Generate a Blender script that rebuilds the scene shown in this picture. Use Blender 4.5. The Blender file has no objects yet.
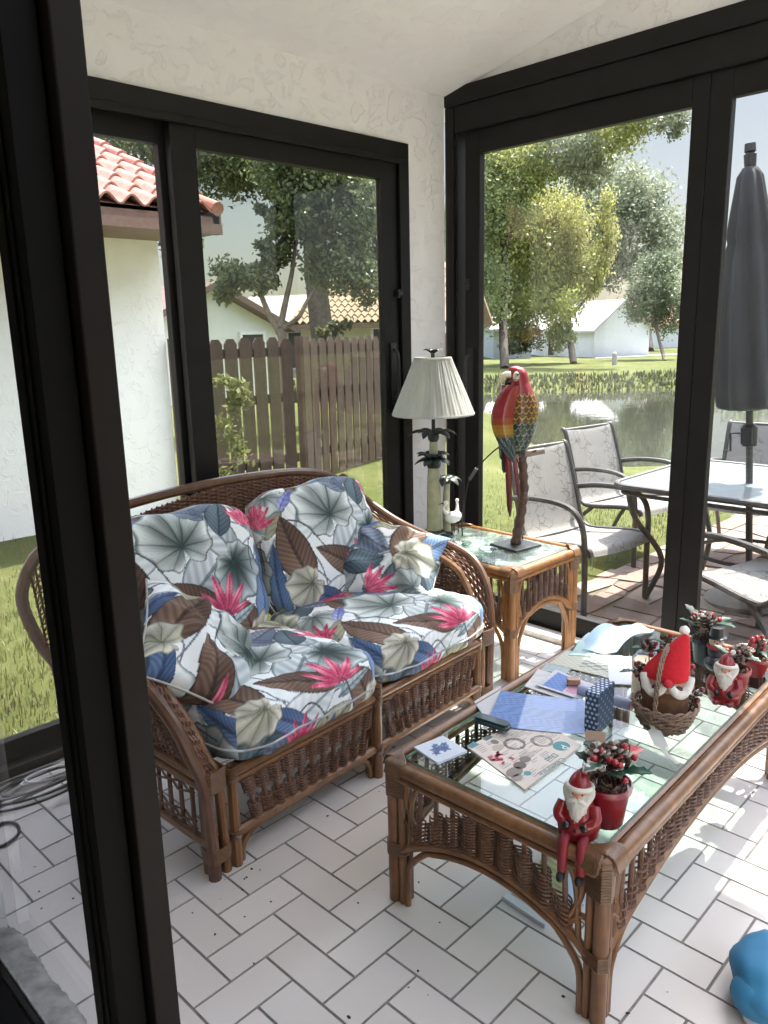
import bpy, math, random
import numpy as np
from mathutils import Vector, Matrix, Quaternion

random.seed(7)
rng = np.random.default_rng(7)
SC = bpy.context.scene
COL = SC.collection
PI = math.pi

# ------------------------------------------------------------------ camera
cam_d = bpy.data.cameras.new('camera')
cam = bpy.data.objects.new('camera', cam_d)
COL.objects.link(cam)
RIGHT = Vector((0.7060050, -0.7078444, -0.0226521))
DOWN = Vector((-0.1752971, -0.1436729, -0.9739759))
FWD = Vector((0.6861689, 0.6916027, -0.2255168))
m = Matrix((RIGHT, -DOWN, -FWD)).transposed().to_4x4()
m.translation = Vector((-1.1443462, -1.6124756, 1.5103764))
cam.matrix_world = m
cam_d.sensor_fit = 'VERTICAL'
cam_d.sensor_height = 24.0
cam_d.lens = 24.0 * 784.88 / 1024.0
cam_d.clip_start = 0.02
cam_d.clip_end = 400
SC.camera = cam

# ------------------------------------------------------------------ light
SUN_DIR = Vector((1.32, 0.07, 2.34)).normalized()
wd = bpy.data.worlds.new('sky')
SC.world = wd
wd.use_nodes = True
nt = wd.node_tree
nt.nodes.clear()
sky = nt.nodes.new('ShaderNodeTexSky')
sky.sky_type = 'NISHITA'
sky.sun_disc = False
sky.sun_elevation = math.asin(SUN_DIR.z)
sky.sun_rotation = math.atan2(SUN_DIR.x, SUN_DIR.y)
sky.altitude = 10
sky.air_density = 1.0
sky.dust_density = 1.2
sky.ozone_density = 1.0
# hazy day: the high sky is far brighter than the clear blue band above the horizon
tc = nt.nodes.new('ShaderNodeTexCoord'); sx = nt.nodes.new('ShaderNodeSeparateXYZ')
nt.links.new(tc.outputs['Generated'], sx.inputs[0])
mr = nt.nodes.new('ShaderNodeMapRange'); mr.interpolation_type = 'SMOOTHSTEP'
mr.inputs['From Min'].default_value = 0.22; mr.inputs['From Max'].default_value = 0.75
mr.inputs['To Min'].default_value = 0.034; mr.inputs['To Max'].default_value = 0.36
nt.links.new(sx.outputs['Z'], mr.inputs['Value'])
bg = nt.nodes.new('ShaderNodeBackground')
wo = nt.nodes.new('ShaderNodeOutputWorld')
hs = nt.nodes.new('ShaderNodeHueSaturation'); hs.inputs['Saturation'].default_value = 0.72
wm = nt.nodes.new('ShaderNodeMix'); wm.data_type = 'RGBA'; wm.blend_type = 'MULTIPLY'; wm.inputs[0].default_value = 1.0
wm.inputs[7].default_value = (1.09, 1.0, 0.915, 1)
nt.links.new(sky.outputs[0], hs.inputs['Color']); nt.links.new(hs.outputs[0], wm.inputs[6])
nt.links.new(wm.outputs[2], bg.inputs[0])
nt.links.new(mr.outputs[0], bg.inputs['Strength'])
nt.links.new(bg.outputs[0], wo.inputs[0])

sun_d = bpy.data.lights.new('sun', 'SUN')
sun_d.energy = 4.2
sun_d.angle = math.radians(0.6)
sun_d.color = (1.0, 0.95, 0.86)
sun = bpy.data.objects.new('sun', sun_d)
COL.objects.link(sun)
sun.rotation_euler = (-SUN_DIR).to_track_quat('-Z', 'Y').to_euler()
sun.location = (20, 2, 35)

SC.view_settings.view_transform = 'Standard'
SC.view_settings.look = 'None'
SC.view_settings.gamma = 1.0
SC.view_settings.use_curve_mapping = False
SC.view_settings.exposure = 1.97

# ------------------------------------------------------------------ mesh helpers
class MB:
    def __init__(s):
        s.v = []; s.f = []; s.m = []; s.n = 0; s.mi = 0
        s.col = []; s.uv = []
    def add(s, vs, fs, col=None):
        vs = np.asarray(vs, float).reshape(-1, 3)
        s.v.append(vs)
        o = s.n
        for f in fs:
            s.f.append(tuple(int(i) + o for i in f)); s.m.append(s.mi)
        s.n += len(vs)
        if col is None:
            s.col.append(np.ones((len(vs), 3)) * 0.5)
        else:
            c = np.asarray(col, float)
            s.col.append(np.tile(c, (len(vs), 1)) if c.ndim == 1 else c)
        return s
    def box(s, lo, hi, col=None, R=None, c=None):
        x0, y0, z0 = lo; x1, y1, z1 = hi
        v = np.array([(x0,y0,z0),(x1,y0,z0),(x1,y1,z0),(x0,y1,z0),(x0,y0,z1),(x1,y0,z1),(x1,y1,z1),(x0,y1,z1)], float)
        if R is not None:
            ctr = v.mean(0) if c is None else np.asarray(c, float)
            v = (v - ctr) @ np.asarray(R).T + ctr
        return s.add(v, [(0,3,2,1),(4,5,6,7),(0,1,5,4),(1,2,6,5),(2,3,7,6),(3,0,4,7)], col)
    def tube(s, pts, r, n=8, closed=False, col=None, flat=1.0, cap=True):
        P = np.asarray(pts, float)
        k = len(P)
        rr = np.ones(k) * r if np.isscalar(r) else np.asarray(r, float)
        if closed:
            T = np.roll(P, -1, 0) - np.roll(P, 1, 0)
        else:
            T = np.gradient(P, axis=0)
        T /= (np.linalg.norm(T, axis=1)[:, None] + 1e-12)
        a = np.array([0, 0, 1.0]) if abs(T[0][2]) < 0.9 else np.array([1.0, 0, 0])
        N = np.cross(T[0], a); N /= np.linalg.norm(N)
        vs = []
        ang = np.arange(n) * 2 * PI / n
        for i in range(k):
            N = N - T[i] * N.dot(T[i]); N /= (np.linalg.norm(N) + 1e-12)
            B = np.cross(T[i], N)
            vs.append(P[i] + rr[i] * (np.cos(ang)[:, None] * N + flat * np.sin(ang)[:, None] * B))
        vs = np.concatenate(vs)
        fs = []
        for i in range(k if closed else k - 1):
            i2 = (i + 1) % k
            for j in range(n):
                j2 = (j + 1) % n
                fs.append((i*n+j, i*n+j2, i2*n+j2, i2*n+j))
        if cap and not closed:
            fs.append(tuple(range(n-1, -1, -1))); fs.append(tuple((k-1)*n + j for j in range(n)))
        return s.add(vs, fs, col)
    def lathe(s, prof, n=24, c=(0,0,0), col=None, cap=True, rfun=None):
        prof = np.asarray(prof, float); k = len(prof)
        ang = np.arange(n) * 2 * PI / n
        vs = []
        for r, z in prof:
            q = np.ones(n) if rfun is None else rfun(ang, z)
            vs.append(np.c_[c[0] + r*q*np.cos(ang), c[1] + r*q*np.sin(ang), np.full(n, c[2] + z)])
        fs = []
        for i in range(k-1):
            for j in range(n):
                j2 = (j+1) % n
                fs.append((i*n+j, i*n+j2, (i+1)*n+j2, (i+1)*n+j))
        if cap:
            fs.append(tuple(range(n-1, -1, -1))); fs.append(tuple((k-1)*n + j for j in range(n)))
        return s.add(np.concatenate(vs), fs, col)
    def ell(s, c, r, n=12, m=8, R=None, col=None, fun=None):
        r = np.ones(3) * r if np.isscalar(r) else np.asarray(r, float)
        vs = [(0, 0, -1)]
        for i in range(1, m):
            t = -PI/2 + PI*i/m
            for j in range(n):
                a = 2*PI*j/n
                vs.append((math.cos(t)*math.cos(a), math.cos(t)*math.sin(a), math.sin(t)))
        vs.append((0, 0, 1))
        v = np.array(vs)
        if fun is not None: v = fun(v)
        v = v * r
        if R is not None: v = v @ np.asarray(R).T
        v = v + np.asarray(c, float)
        fs = [(0, 1+(j+1) % n, 1+j) for j in range(n)]
        for i in range(m-2):
            for j in range(n):
                j2 = (j+1) % n; a = 1+i*n; b = 1+(i+1)*n
                fs.append((a+j, a+j2, b+j2, b+j))
        a = 1+(m-2)*n; e = len(vs)-1
        fs += [(a+j, a+(j+1) % n, e) for j in range(n)]
        return s.add(v, fs, col)
    def grid(s, P, col=None, flip=False, wrap=False):
        P = np.asarray(P, float); a, b = P.shape[:2]
        fs = []
        for i in range(a-1):
            for j in range(b if wrap else b-1):
                j2 = (j+1) % b
                f = (i*b+j, i*b+j2, (i+1)*b+j2, (i+1)*b+j)
                fs.append(f[::-1] if flip else f)
        return s.add(P.reshape(-1, 3), fs, None if col is None else np.asarray(col).reshape(-1, 3) if np.ndim(col) > 1 else col)
    def prism(s, poly, z0, z1, M=None, col=None):
        n = len(poly)
        v = [(x, y, z0) for x, y in poly] + [(x, y, z1) for x, y in poly]
        v = np.array(v, float)
        if M is not None:
            v = v @ np.asarray(M, float)[:3, :3].T + np.asarray(M, float)[:3, 3]
        fs = [tuple(range(n-1, -1, -1)), tuple(range(n, 2*n))]
        fs += [(i, (i+1) % n, n+(i+1) % n, n+i) for i in range(n)]
        return s.add(v, fs, col)
    def slab(s, P, t, col=None):
        # a surface grid given real thickness t along its normals
        P = np.asarray(P, float)
        du = np.gradient(P, axis=0); dv = np.gradient(P, axis=1)
        N = np.cross(du, dv); N /= (np.linalg.norm(N, axis=2)[..., None] + 1e-12)
        A = P + N*t/2; B = P - N*t/2
        a, b = P.shape[:2]
        s.grid(A, col, flip=False); s.grid(B, col, flip=True)
        ring = [(i, 0) for i in range(a)] + [(a-1, j) for j in range(1, b)] + [(i, b-1) for i in range(a-2, -1, -1)] + [(0, j) for j in range(b-2, 0, -1)]
        va = np.array([A[i, j] for i, j in ring]); vb = np.array([B[i, j] for i, j in ring]); k = len(ring)
        cc = None
        if col is not None:
            c = np.asarray(col, float)
            cc = c if c.ndim == 1 else np.r_[[c.reshape(a, b, 3)[i, j] for i, j in ring], [c.reshape(a, b, 3)[i, j] for i, j in ring]]
        s.add(np.r_[va, vb], [(i, (i+1) % k, k+(i+1) % k, k+i) for i in range(k)], cc)
        return s
    def xf(s, M):
        M = np.asarray(M, float)
        s.v = [v @ M[:3, :3].T + M[:3, 3] for v in s.v]
        return s
    def build(s, name, mat, parent=None, smooth=35, bevel=0, colors=False, off=None):
        v = np.concatenate(s.v) if s.v else np.zeros((0, 3))
        if off is not None: v = v - np.asarray(off, float)
        me = bpy.data.meshes.new(name)
        me.from_pydata(v.tolist(), [], s.f)
        mats = mat if isinstance(mat, (list, tuple)) else [mat]
        for mm in mats: me.materials.append(mm)
        if len(mats) > 1: me.polygons.foreach_set('material_index', s.m)
        if smooth:
            me.polygons.foreach_set('use_smooth', [True]*len(me.polygons))
            if smooth < 180: me.set_sharp_from_angle(angle=math.radians(smooth))
        if colors:
            ca = me.color_attributes.new('paint', 'FLOAT_COLOR', 'POINT')
            c = np.concatenate(s.col); c = np.c_[c, np.ones(len(c))]
            ca.data.foreach_set('color', c.ravel())
        me.update()
        o = bpy.data.objects.new(name, me)
        COL.objects.link(o)
        if parent is not None: o.parent = parent
        if bevel:
            b = o.modifiers.new('bevel', 'BEVEL'); b.width = bevel; b.segments = 2; b.limit_method = 'ANGLE'; b.angle_limit = math.radians(40)
        return o

def rotz(a):
    c, s = math.cos(a), math.sin(a)
    return np.array([[c, -s, 0], [s, c, 0], [0, 0, 1.0]])
def rotx(a):
    c, s = math.cos(a), math.sin(a)
    return np.array([[1.0, 0, 0], [0, c, -s], [0, s, c]])
def roty(a):
    c, s = math.cos(a), math.sin(a)
    return np.array([[c, 0, s], [0, 1.0, 0], [-s, 0, c]])
def M4(R=None, t=(0, 0, 0)):
    M = np.eye(4)
    if R is not None: M[:3, :3] = R
    M[:3, 3] = t
    return M
def spline(P, k=8, closed=False):
    P = np.asarray(P, float); n = len(P)
    out = []
    rngi = range(n) if closed else range(n-1)
    for i in rngi:
        if closed:
            p0, p1, p2, p3 = P[(i-1) % n], P[i], P[(i+1) % n], P[(i+2) % n]
        else:
            p0 = P[i-1] if i > 0 else 2*P[0]-P[1]
            p1, p2 = P[i], P[i+1]
            p3 = P[i+2] if i+2 < n else 2*P[-1]-P[-2]
        for t in np.arange(k)/k:
            out.append(0.5*((2*p1) + (-p0+p2)*t + (2*p0-5*p1+4*p2-p3)*t*t + (-p0+3*p1-3*p2+p3)*t**3))
    if not closed: out.append(P[-1])
    return np.array(out)

def thing(name, label, cat, loc=(0, 0, 0), rz=0.0, group=None):
    o = bpy.data.objects.new(name, None)
    COL.objects.link(o)
    o.empty_display_size = 0.1
    o.location = loc; o.rotation_euler = (0, 0, rz)
    o['label'] = label; o['category'] = cat
    if group: o['group'] = group
    return o
def tag(o, label, cat, group=None, kind=None):
    o['label'] = label; o['category'] = cat
    if group: o['group'] = group
    if kind: o['kind'] = kind
    return o
def struct(o):
    o['kind'] = 'structure'
    return o
def empty_struct(name, loc=(0, 0, 0)):
    o = bpy.data.objects.new(name, None); COL.objects.link(o); o.location = loc; o['kind'] = 'structure'
    return o
def copy_tree(o, parent=None):
    c = o.copy(); COL.objects.link(c)
    if parent is not None: c.parent = parent
    for ch in list(o.children): copy_tree(ch, c)
    return c

# ------------------------------------------------------------------ materials
def new_mat(name):
    mt = bpy.data.materials.new(name); mt.use_nodes = True
    nt = mt.node_tree
    return mt, nt, nt.nodes['Principled BSDF'], nt.links
def coords(nt, scale=(1, 1, 1), kind='Object', rot=(0, 0, 0)):
    tc = nt.nodes.new('ShaderNodeTexCoord'); mp = nt.nodes.new('ShaderNodeMapping')
    mp.inputs['Scale'].default_value = scale; mp.inputs['Rotation'].default_value = rot
    nt.links.new(tc.outputs[kind], mp.inputs[0])
    return mp.outputs[0]
def noise(nt, vec, scale, detail=4, rough=0.55, dist=0.0):
    n = nt.nodes.new('ShaderNodeTexNoise')
    n.inputs['Scale'].default_value = scale; n.inputs['Detail'].default_value = detail
    n.inputs['Roughness'].default_value = rough; n.inputs['Distortion'].default_value = dist
    nt.links.new(vec, n.inputs['Vector'])
    return n.outputs['Fac']
def ramp(nt, fac, stops, interp='LINEAR'):
    r = nt.nodes.new('ShaderNodeValToRGB'); r.color_ramp.interpolation = interp
    e = r.color_ramp.elements
    while len(e) < len(stops): e.new(0.5)
    for i, (p, c) in enumerate(stops):
        e[i].position = p; e[i].color = (*c, 1)
    nt.links.new(fac, r.inputs[0])
    return r.outputs[0]
def bump(nt, bsdf, h, strength=0.3, dist=0.01):
    b = nt.nodes.new('ShaderNodeBump'); b.inputs['Strength'].default_value = strength; b.inputs['Distance'].default_value = dist
    nt.links.new(h, b.inputs['Height']); nt.links.new(b.outputs[0], bsdf.inputs['Normal'])
def simple(name, c, rough=0.5, metal=0.0, var=0.12, scale=30, bmp=0.0, coat=0.0, sss=0.0, bdist=0.002, kind='Object', spec=None):
    mt, nt, b, L = new_mat(name)
    v = coords(nt, kind=kind)
    f = noise(nt, v, scale)
    lo = tuple(max(0, x*(1-var)) for x in c); hi = tuple(min(1, x*(1+var)) for x in c)
    L.new(ramp(nt, f, [(0.3, lo), (0.7, hi)]), b.inputs['Base Color'])
    b.inputs['Roughness'].default_value = rough; b.inputs['Metallic'].default_value = metal
    b.inputs['Coat Weight'].default_value = coat
    if spec is not None: b.inputs['Specular IOR Level'].default_value = spec
    if bmp: bump(nt, b, f, bmp, bdist)
    return mt
def paint(name, rough=0.6, var=0.1, scale=60, bmp=0.15, coat=0, bdist=0.002, trans=0):
    # colours stored per vertex, broken up by a fine noise
    mt, nt, b, L = new_mat(name)
    a = nt.nodes.new('ShaderNodeVertexColor'); a.layer_name = 'paint'
    f = noise(nt, coords(nt), scale)
    mx = nt.nodes.new('ShaderNodeMix'); mx.data_type = 'RGBA'; mx.blend_type = 'MULTIPLY'
    mx.inputs[0].default_value = 1.0
    L.new(a.outputs['Color'], mx.inputs[6])
    L.new(ramp(nt, f, [(0.3, (1-var,)*3), (0.7, (1.0,)*3)]), mx.inputs[7])
    L.new(mx.outputs[2], b.inputs['Base Color'])
    b.inputs['Roughness'].default_value = rough
    b.inputs['Coat Weight'].default_value = coat
    if trans:
        b.inputs['Subsurface Weight'].default_value = 0
        tr = nt.nodes.new('ShaderNodeBsdfTranslucent'); L.new(mx.outputs[2], tr.inputs[0])
        ms = nt.nodes.new('ShaderNodeMixShader'); ms.inputs[0].default_value = trans
        L.new(b.outputs[0], ms.inputs[1]); L.new(tr.outputs[0], ms.inputs[2])
        L.new(ms.outputs[0], nt.nodes['Material Output'].inputs[0])
    if bmp: bump(nt, b, f, bmp, bdist)
    return mt
def wood(name, dark, light, rough=0.38, sc=(18, 18, 3), coat=0.25, fine=14):
    mt, nt, b, L = new_mat(name)
    v = coords(nt, sc)
    f1 = noise(nt, v, 2.2, 5, 0.6, 0.6)
    f2 = noise(nt, coords(nt), fine, 3)
    mx = nt.nodes.new('ShaderNodeMath'); mx.operation = 'ADD'; mx.use_clamp = True
    m2 = nt.nodes.new('ShaderNodeMath'); m2.operation = 'MULTIPLY'; m2.inputs[1].default_value = 0.5
    m3 = nt.nodes.new('ShaderNodeMath'); m3.operation = 'MULTIPLY'; m3.inputs[1].default_value = 0.5
    L.new(f1, m2.inputs[0]); L.new(f2, m3.inputs[0]); L.new(m2.outputs[0], mx.inputs[0]); L.new(m3.outputs[0], mx.inputs[1])
    L.new(ramp(nt, mx.outputs[0], [(0.32, dark), (0.5, tuple((a+b_)/2 for a, b_ in zip(dark, light))), (0.68, light)]), b.inputs['Base Color'])
    b.inputs['Roughness'].default_value = rough; b.inputs['Coat Weight'].default_value = coat; b.inputs['Coat Roughness'].default_value = 0.25
    bump(nt, b, f1, 0.12, 0.003)
    return mt
def front_only(nt, fac):
    # thin pane: reflect on the face the light meets first only
    ge = nt.nodes.new('ShaderNodeNewGeometry')
    inv = nt.nodes.new('ShaderNodeMath'); inv.operation = 'SUBTRACT'; inv.inputs[0].default_value = 1.0
    nt.links.new(ge.outputs['Backfacing'], inv.inputs[1])
    mm = nt.nodes.new('ShaderNodeMath'); mm.operation = 'MULTIPLY'
    nt.links.new(fac, mm.inputs[0]); nt.links.new(inv.outputs[0], mm.inputs[1])
    return mm.outputs[0]
def glass_mat(name, tint, refl=1.0, rough=0.0, ior=1.5):
    mt = bpy.data.materials.new(name); mt.use_nodes = True
    nt = mt.node_tree; nt.nodes.clear(); L = nt.links
    out = nt.nodes.new('ShaderNodeOutputMaterial')
    tr = nt.nodes.new('ShaderNodeBsdfTransparent'); tr.inputs[0].default_value = (*tint, 1)
    gl = nt.nodes.new('ShaderNodeBsdfGlossy'); gl.inputs['Roughness'].default_value = rough
    fr = nt.nodes.new('ShaderNodeFresnel'); fr.inputs[0].default_value = ior
    mu = nt.nodes.new('ShaderNodeMath'); mu.operation = 'MULTIPLY'; mu.inputs[1].default_value = refl; mu.use_clamp = True
    f = noise(nt, coords(nt), 0.7, 2)
    # faint dust film makes the pane not perfectly even
    mx = nt.nodes.new('ShaderNodeMixShader')
    L.new(front_only(nt, fr.outputs[0]), mu.inputs[0]); L.new(mu.outputs[0], mx.inputs[0])
    L.new(tr.outputs[0], mx.inputs[1]); L.new(gl.outputs[0], mx.inputs[2]); L.new(mx.outputs[0], out.inputs[0])
    return mt

M = {}
M['black'] = simple('black_bronze_aluminium', (0.0085, 0.008, 0.008), 0.5, 0.0, 0.25, 9, 0.04, spec=0.25)
M['black_stile'] = simple('black_stile_metal', (0.0025, 0.0023, 0.0023), 0.6, spec=0.12)
M['black_rubber'] = simple('black_rubber', (0.012, 0.012, 0.012), 0.6)
M['brown_frame'] = simple('brown_stile_metal', (0.013, 0.0105, 0.0095), 0.55, 0.0, 0.2, 5, spec=0.15)
M['rattan'] = wood('rattan_pole', (0.092, 0.037, 0.0125), (0.235, 0.108, 0.038))
M['rattan_dark'] = wood('dark_rattan_rail', (0.060, 0.024, 0.011), (0.140, 0.060, 0.028))
M['rattan_light'] = wood('rattan_pole_honey', (0.20, 0.086, 0.026), (0.42, 0.200, 0.066))
M['wrap'] = wood('rattan_binding', (0.075, 0.035, 0.014), (0.175, 0.088, 0.038), sc=(40, 40, 90), fine=40)
M['wrap_light'] = wood('rattan_binding_honey', (0.14, 0.066, 0.024), (0.29, 0.15, 0.06), sc=(40, 40, 90), fine=40)
M['wicker'] = wood('dark_wicker', (0.075, 0.032, 0.017), (0.20, 0.095, 0.052), rough=0.5, sc=(60, 60, 60), coat=0.1)
M['wicker_mid'] = wood('brown_wicker', (0.075, 0.035, 0.020), (0.185, 0.095, 0.058), rough=0.5, sc=(60, 60, 60), coat=0.1)
M['wicker_light'] = wood('honey_wicker', (0.14, 0.068, 0.033), (0.29, 0.155, 0.083), rough=0.5, sc=(60, 60, 60), coat=0.1)
M['cane_grey'] = wood('weathered_cane', (0.15, 0.095, 0.07), (0.30, 0.21, 0.16), rough=0.5)
M['glass'] = glass_mat('clear_window_glass', (0.97, 0.98, 0.975), 0.9)
M['glass_tint'] = glass_mat('tinted_window_glass', (0.84, 0.865, 0.82), 1.5)
M['glass_front'] = glass_mat('front_door_glass', (0.98, 0.98, 0.98), 0.9)
M['white'] = simple('white_paint', (0.75, 0.74, 0.72), 0.6)
M['dark'] = simple('dark_plastic', (0.02, 0.02, 0.022), 0.4)
M['paint'] = paint('hand_painted_colours')
M['paint_gloss'] = paint('glossy_painted_colours', 0.28, 0.08, 40, 0.05, 0.5)
M['paper'] = paint('printed_paper', 0.55, 0.05, 90, 0.03)
M['foliage'] = paint('leaf_colours', 0.5, 0.35, 3.0, 0, 0, trans=0.35)
M['decor_leaf'] = paint('artificial_leaf_colours', 0.45, 0.2, 60, 0.05)
M['fabric'] = paint('tropical_print_cotton', 0.85, 0.05, 220, 0.10, 0, 0.001)

def stucco(name, c, sc=7.0, strength=0.6, dist=0.02):
    mt, nt, b, L = new_mat(name)
    v = coords(nt)
    f = noise(nt, v, sc, 5, 0.6, 0.8); g = noise(nt, v, sc*7, 3, 0.6)
    vo = nt.nodes.new('ShaderNodeTexVoronoi'); vo.inputs['Scale'].default_value = sc*1.3; vo.feature = 'DISTANCE_TO_EDGE'
    L.new(v, vo.inputs['Vector'])
    mx = nt.nodes.new('ShaderNodeMath'); mx.operation = 'MULTIPLY_ADD'; mx.inputs[1].default_value = 0.2
    L.new(g, mx.inputs[0]); 
    st = ramp(nt, f, [(0.42, (0, 0, 0)), (0.47, (1, 1, 1)), (0.6, (0.8,)*3)])
    L.new(st, mx.inputs[2])
    L.new(ramp(nt, f, [(0.3, tuple(x*0.95 for x in c)), (0.7, c)]), b.inputs['Base Color'])
    b.inputs['Roughness'].default_value = 0.85
    bump(nt, b, mx.outputs[0], strength, dist)
    return mt
M['stucco'] = stucco('stucco_wall', (0.80, 0.785, 0.775), 11.0, 0.5, 0.008)
M['ceiling'] = stucco('stucco_ceiling', (0.88, 0.865, 0.85), 9.0, 0.35, 0.006)
M['stucco_out'] = stucco('stucco_outside', (0.94, 0.92, 0.88), 9.0, 0.4, 0.010)
M['concrete'] = simple('rough_concrete', (0.34, 0.335, 0.33), 0.9, 0, 0.35, 22, 0.7, bdist=0.01)
M['interior'] = simple('pale_interior_paint', (0.62, 0.59, 0.55), 0.8)

def tile_mat():
    mt, nt, b, L = new_mat('ceramic_floor_tile')
    gi = nt.nodes.new('ShaderNodeNewGeometry')
    f = noise(nt, coords(nt), 3.0, 4); g = noise(nt, coords(nt), 60, 2)
    ad = nt.nodes.new('ShaderNodeMath'); ad.operation = 'MULTIPLY_ADD'; ad.inputs[1].default_value = 0.55
    L.new(gi.outputs['Random Per Island'], ad.inputs[0])
    hf = nt.nodes.new('ShaderNodeMath'); hf.operation = 'MULTIPLY'; hf.inputs[1].default_value = 0.45
    L.new(f, hf.inputs[0]); L.new(hf.outputs[0], ad.inputs[2])
    L.new(ramp(nt, ad.outputs[0], [(0.1, (0.545, 0.505, 0.475)), (0.9, (0.625, 0.585, 0.555))]), b.inputs['Base Color'])
    b.inputs['Roughness'].default_value = 0.33
    bump(nt, b, f, 0.05, 0.01)
    return mt
M['tile'] = tile_mat()
M['grout'] = simple('grey_grout', (0.20, 0.185, 0.175), 0.9, 0, 0.2, 40, 0.3)

# ================================================================== ROOM SHELL
YA, XB, YS = 1.10, 2.02, -2.75       # inner faces of the window wall, the pond wall, the end wall
XW = -0.62                           # sunroom face of the wall the camera looks through
def ceil_z(y): return 2.603 + 0.215*(YA - y)

def build_floor():
    W, th = 0.105, 0.01726
    c, s = math.cos(th)*W, math.sin(th)*W
    b = MB()
    b.mi = 1
    b.box((-0.80, YS, -0.06), (2.10, YA+0.06, -0.003))
    b.mi = 0
    g = 0.034
    def clip(poly, a, bb, cc):        # keep a*x+b*y<=c
        out = []
        for i in range(len(poly)):
            p, q = poly[i], poly[(i+1) % len(poly)]
            dp, dq = a*p[0]+bb*p[1]-cc, a*q[0]+bb*q[1]-cc
            if dp <= 0: out.append(p)
            if dp*dq < 0:
                t = dp/(dp-dq); out.append((p[0]+t*(q[0]-p[0]), p[1]+t*(q[1]-p[1])))
        return out
    for i in range(-40, 45):
        for j in range(-35, 50):
            k = (i+j) % 4
            if k == 2: w, h = 2, 1
            elif k == 0: w, h = 1, 2
            else: continue
            poly = []
            for u, v in ((i+g, j+g), (i+w-g, j+g), (i+w-g, j+h-g), (i+g, j+h-g)):
                poly.append((c*u + s*v, s*u - c*v))
            for L in ((1, 0, 1.962), (-1, 0, 0.612), (0, 1, YA), (0, -1, -YS)):
                poly = clip(poly, *L)
                if len(poly) < 3: break
            if len(poly) < 3: continue
            b.prism(poly[::-1], -0.012, 0.0)
    return struct(b.build('floor', [M['tile'], M['grout']], smooth=0))
build_floor()

# ceiling: a sloping slab, high towards the house end, with an unseen rooflight added over the far end to brighten the room
b = MB()
def cslab(x0, x1, y0, y1):
    b.add([(x, y, ceil_z(y)+dz) for dz in (0, .14) for x, y in ((x0, y0), (x1, y0), (x1, y1), (x0, y1))],
          [(0, 1, 2, 3), (7, 6, 5, 4), (0, 4, 5, 1), (1, 5, 6, 2), (2, 6, 7, 3), (3, 7, 4, 0)])
SK = (-0.45, 1.95, -2.62, -1.25)
cslab(-0.85, 2.25, SK[3], YA+0.45); cslab(-0.85, 2.25, YS-0.15, SK[2]); cslab(-0.85, SK[0], SK[2], SK[3]); cslab(SK[1], 2.25, SK[2], SK[3])
struct(b.build('ceiling', M['ceiling'], smooth=0))
b = MB(); b.add([(x, y, ceil_z(y)+dz) for dz in (.10, .106) for x, y in ((SK[0]+.001, SK[2]+.001), (SK[1]-.001, SK[2]+.001), (SK[1]-.001, SK[3]-.001), (SK[0]+.001, SK[3]-.001))], [(3, 2, 1, 0), (4, 5, 6, 7), (0, 1, 5, 4), (1, 2, 6, 5), (2, 3, 7, 6), (3, 0, 4, 7)])
struct(b.build('fill_rooflight', M['glass'], smooth=0))

def wall_poly(name, quads, mat):
    b = MB()
    for lo, hi in quads: b.box(lo, hi)
    return struct(b.build(name, mat, smooth=0))
# north wall: plaster above and beside the sliding door
wall_poly('wall_north', [((-0.74, YA, 2.355), (2.02, YA+0.16, 2.80)), ((1.75, YA, 0), (2.02, YA+0.16, 2.355))], M['stucco'])
# gable strip above the pond-side frame
b = MB()
ys = [YA, YS]
b.add([(XB+.02, YA, 2.634), (XB+.02, YS, 2.634), (XB+.02, YS, ceil_z(YS)+.05), (XB+.02, YA, ceil_z(YA)+.05),
       (XB+.17, YA, 2.634), (XB+.17, YS, 2.634), (XB+.17, YS, ceil_z(YS)+.05), (XB+.17, YA, ceil_z(YA)+.05)],
      [(0, 3, 2, 1), (4, 5, 6, 7), (0, 1, 5, 4), (1, 2, 6, 5), (2, 3, 7, 6), (3, 0, 4, 7)])
struct(b.build('wall_east', M['stucco'], smooth=0))
# west wall with the opening the camera stands behind
wall_poly('wall_west', [((-0.78, 0.35, 0), (XW, YA+0.16, 2.9)), ((-0.78, YS, 2.42), (XW, 0.35, 3.42)), ((-0.78, YS, 0), (XW, -2.0, 2.42))], M['stucco'])
# end wall (out of frame), open gap added to let in fill daylight
wall_poly('wall_south', [((XW, YS-0.14, 0), (-0.3, YS, 3.5)), ((1.75, YS-0.14, 0), (2.19, YS, 3.5)), ((-0.3, YS-0.14, 2.36), (1.75, YS, 3.5))], M['stucco'])
# adjoining room behind the camera; pale finishes and open window added for fill light
wall_poly('wall_house', [((-4.6, -4.2, 0), (-4.5, -3.2, 2.5)), ((-4.6, 1.4, 0), (-4.5, 2.6, 2.5)), ((-4.6, -3.2, 0), (-4.5, 1.4, .8)), ((-4.6, -3.2, 2.2), (-4.5, 1.4, 2.5)), ((-4.5, -4.2, 0), (-0.78, -4.1, 2.5)), ((-4.5, 2.5, 0), (-0.78, 2.6, 2.5)),
                         ((-0.86, YA+0.17, 0), (-0.78, 2.5, 2.5)), ((-0.86, -4.1, 0), (-0.78, YS-0.15, 2.5))], M['interior'])
wall_poly('ceiling_house', [((-4.6, -4.2, 2.5), (-0.78, 2.6, 2.6))], M['interior'])
wall_poly('floor_house', [((-4.6, -4.2, -0.06), (-0.79, 2.6, 0.0))], simple('pale_carpet', (0.42, 0.38, 0.33), 0.95, 0, 0.2, 80))

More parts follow.
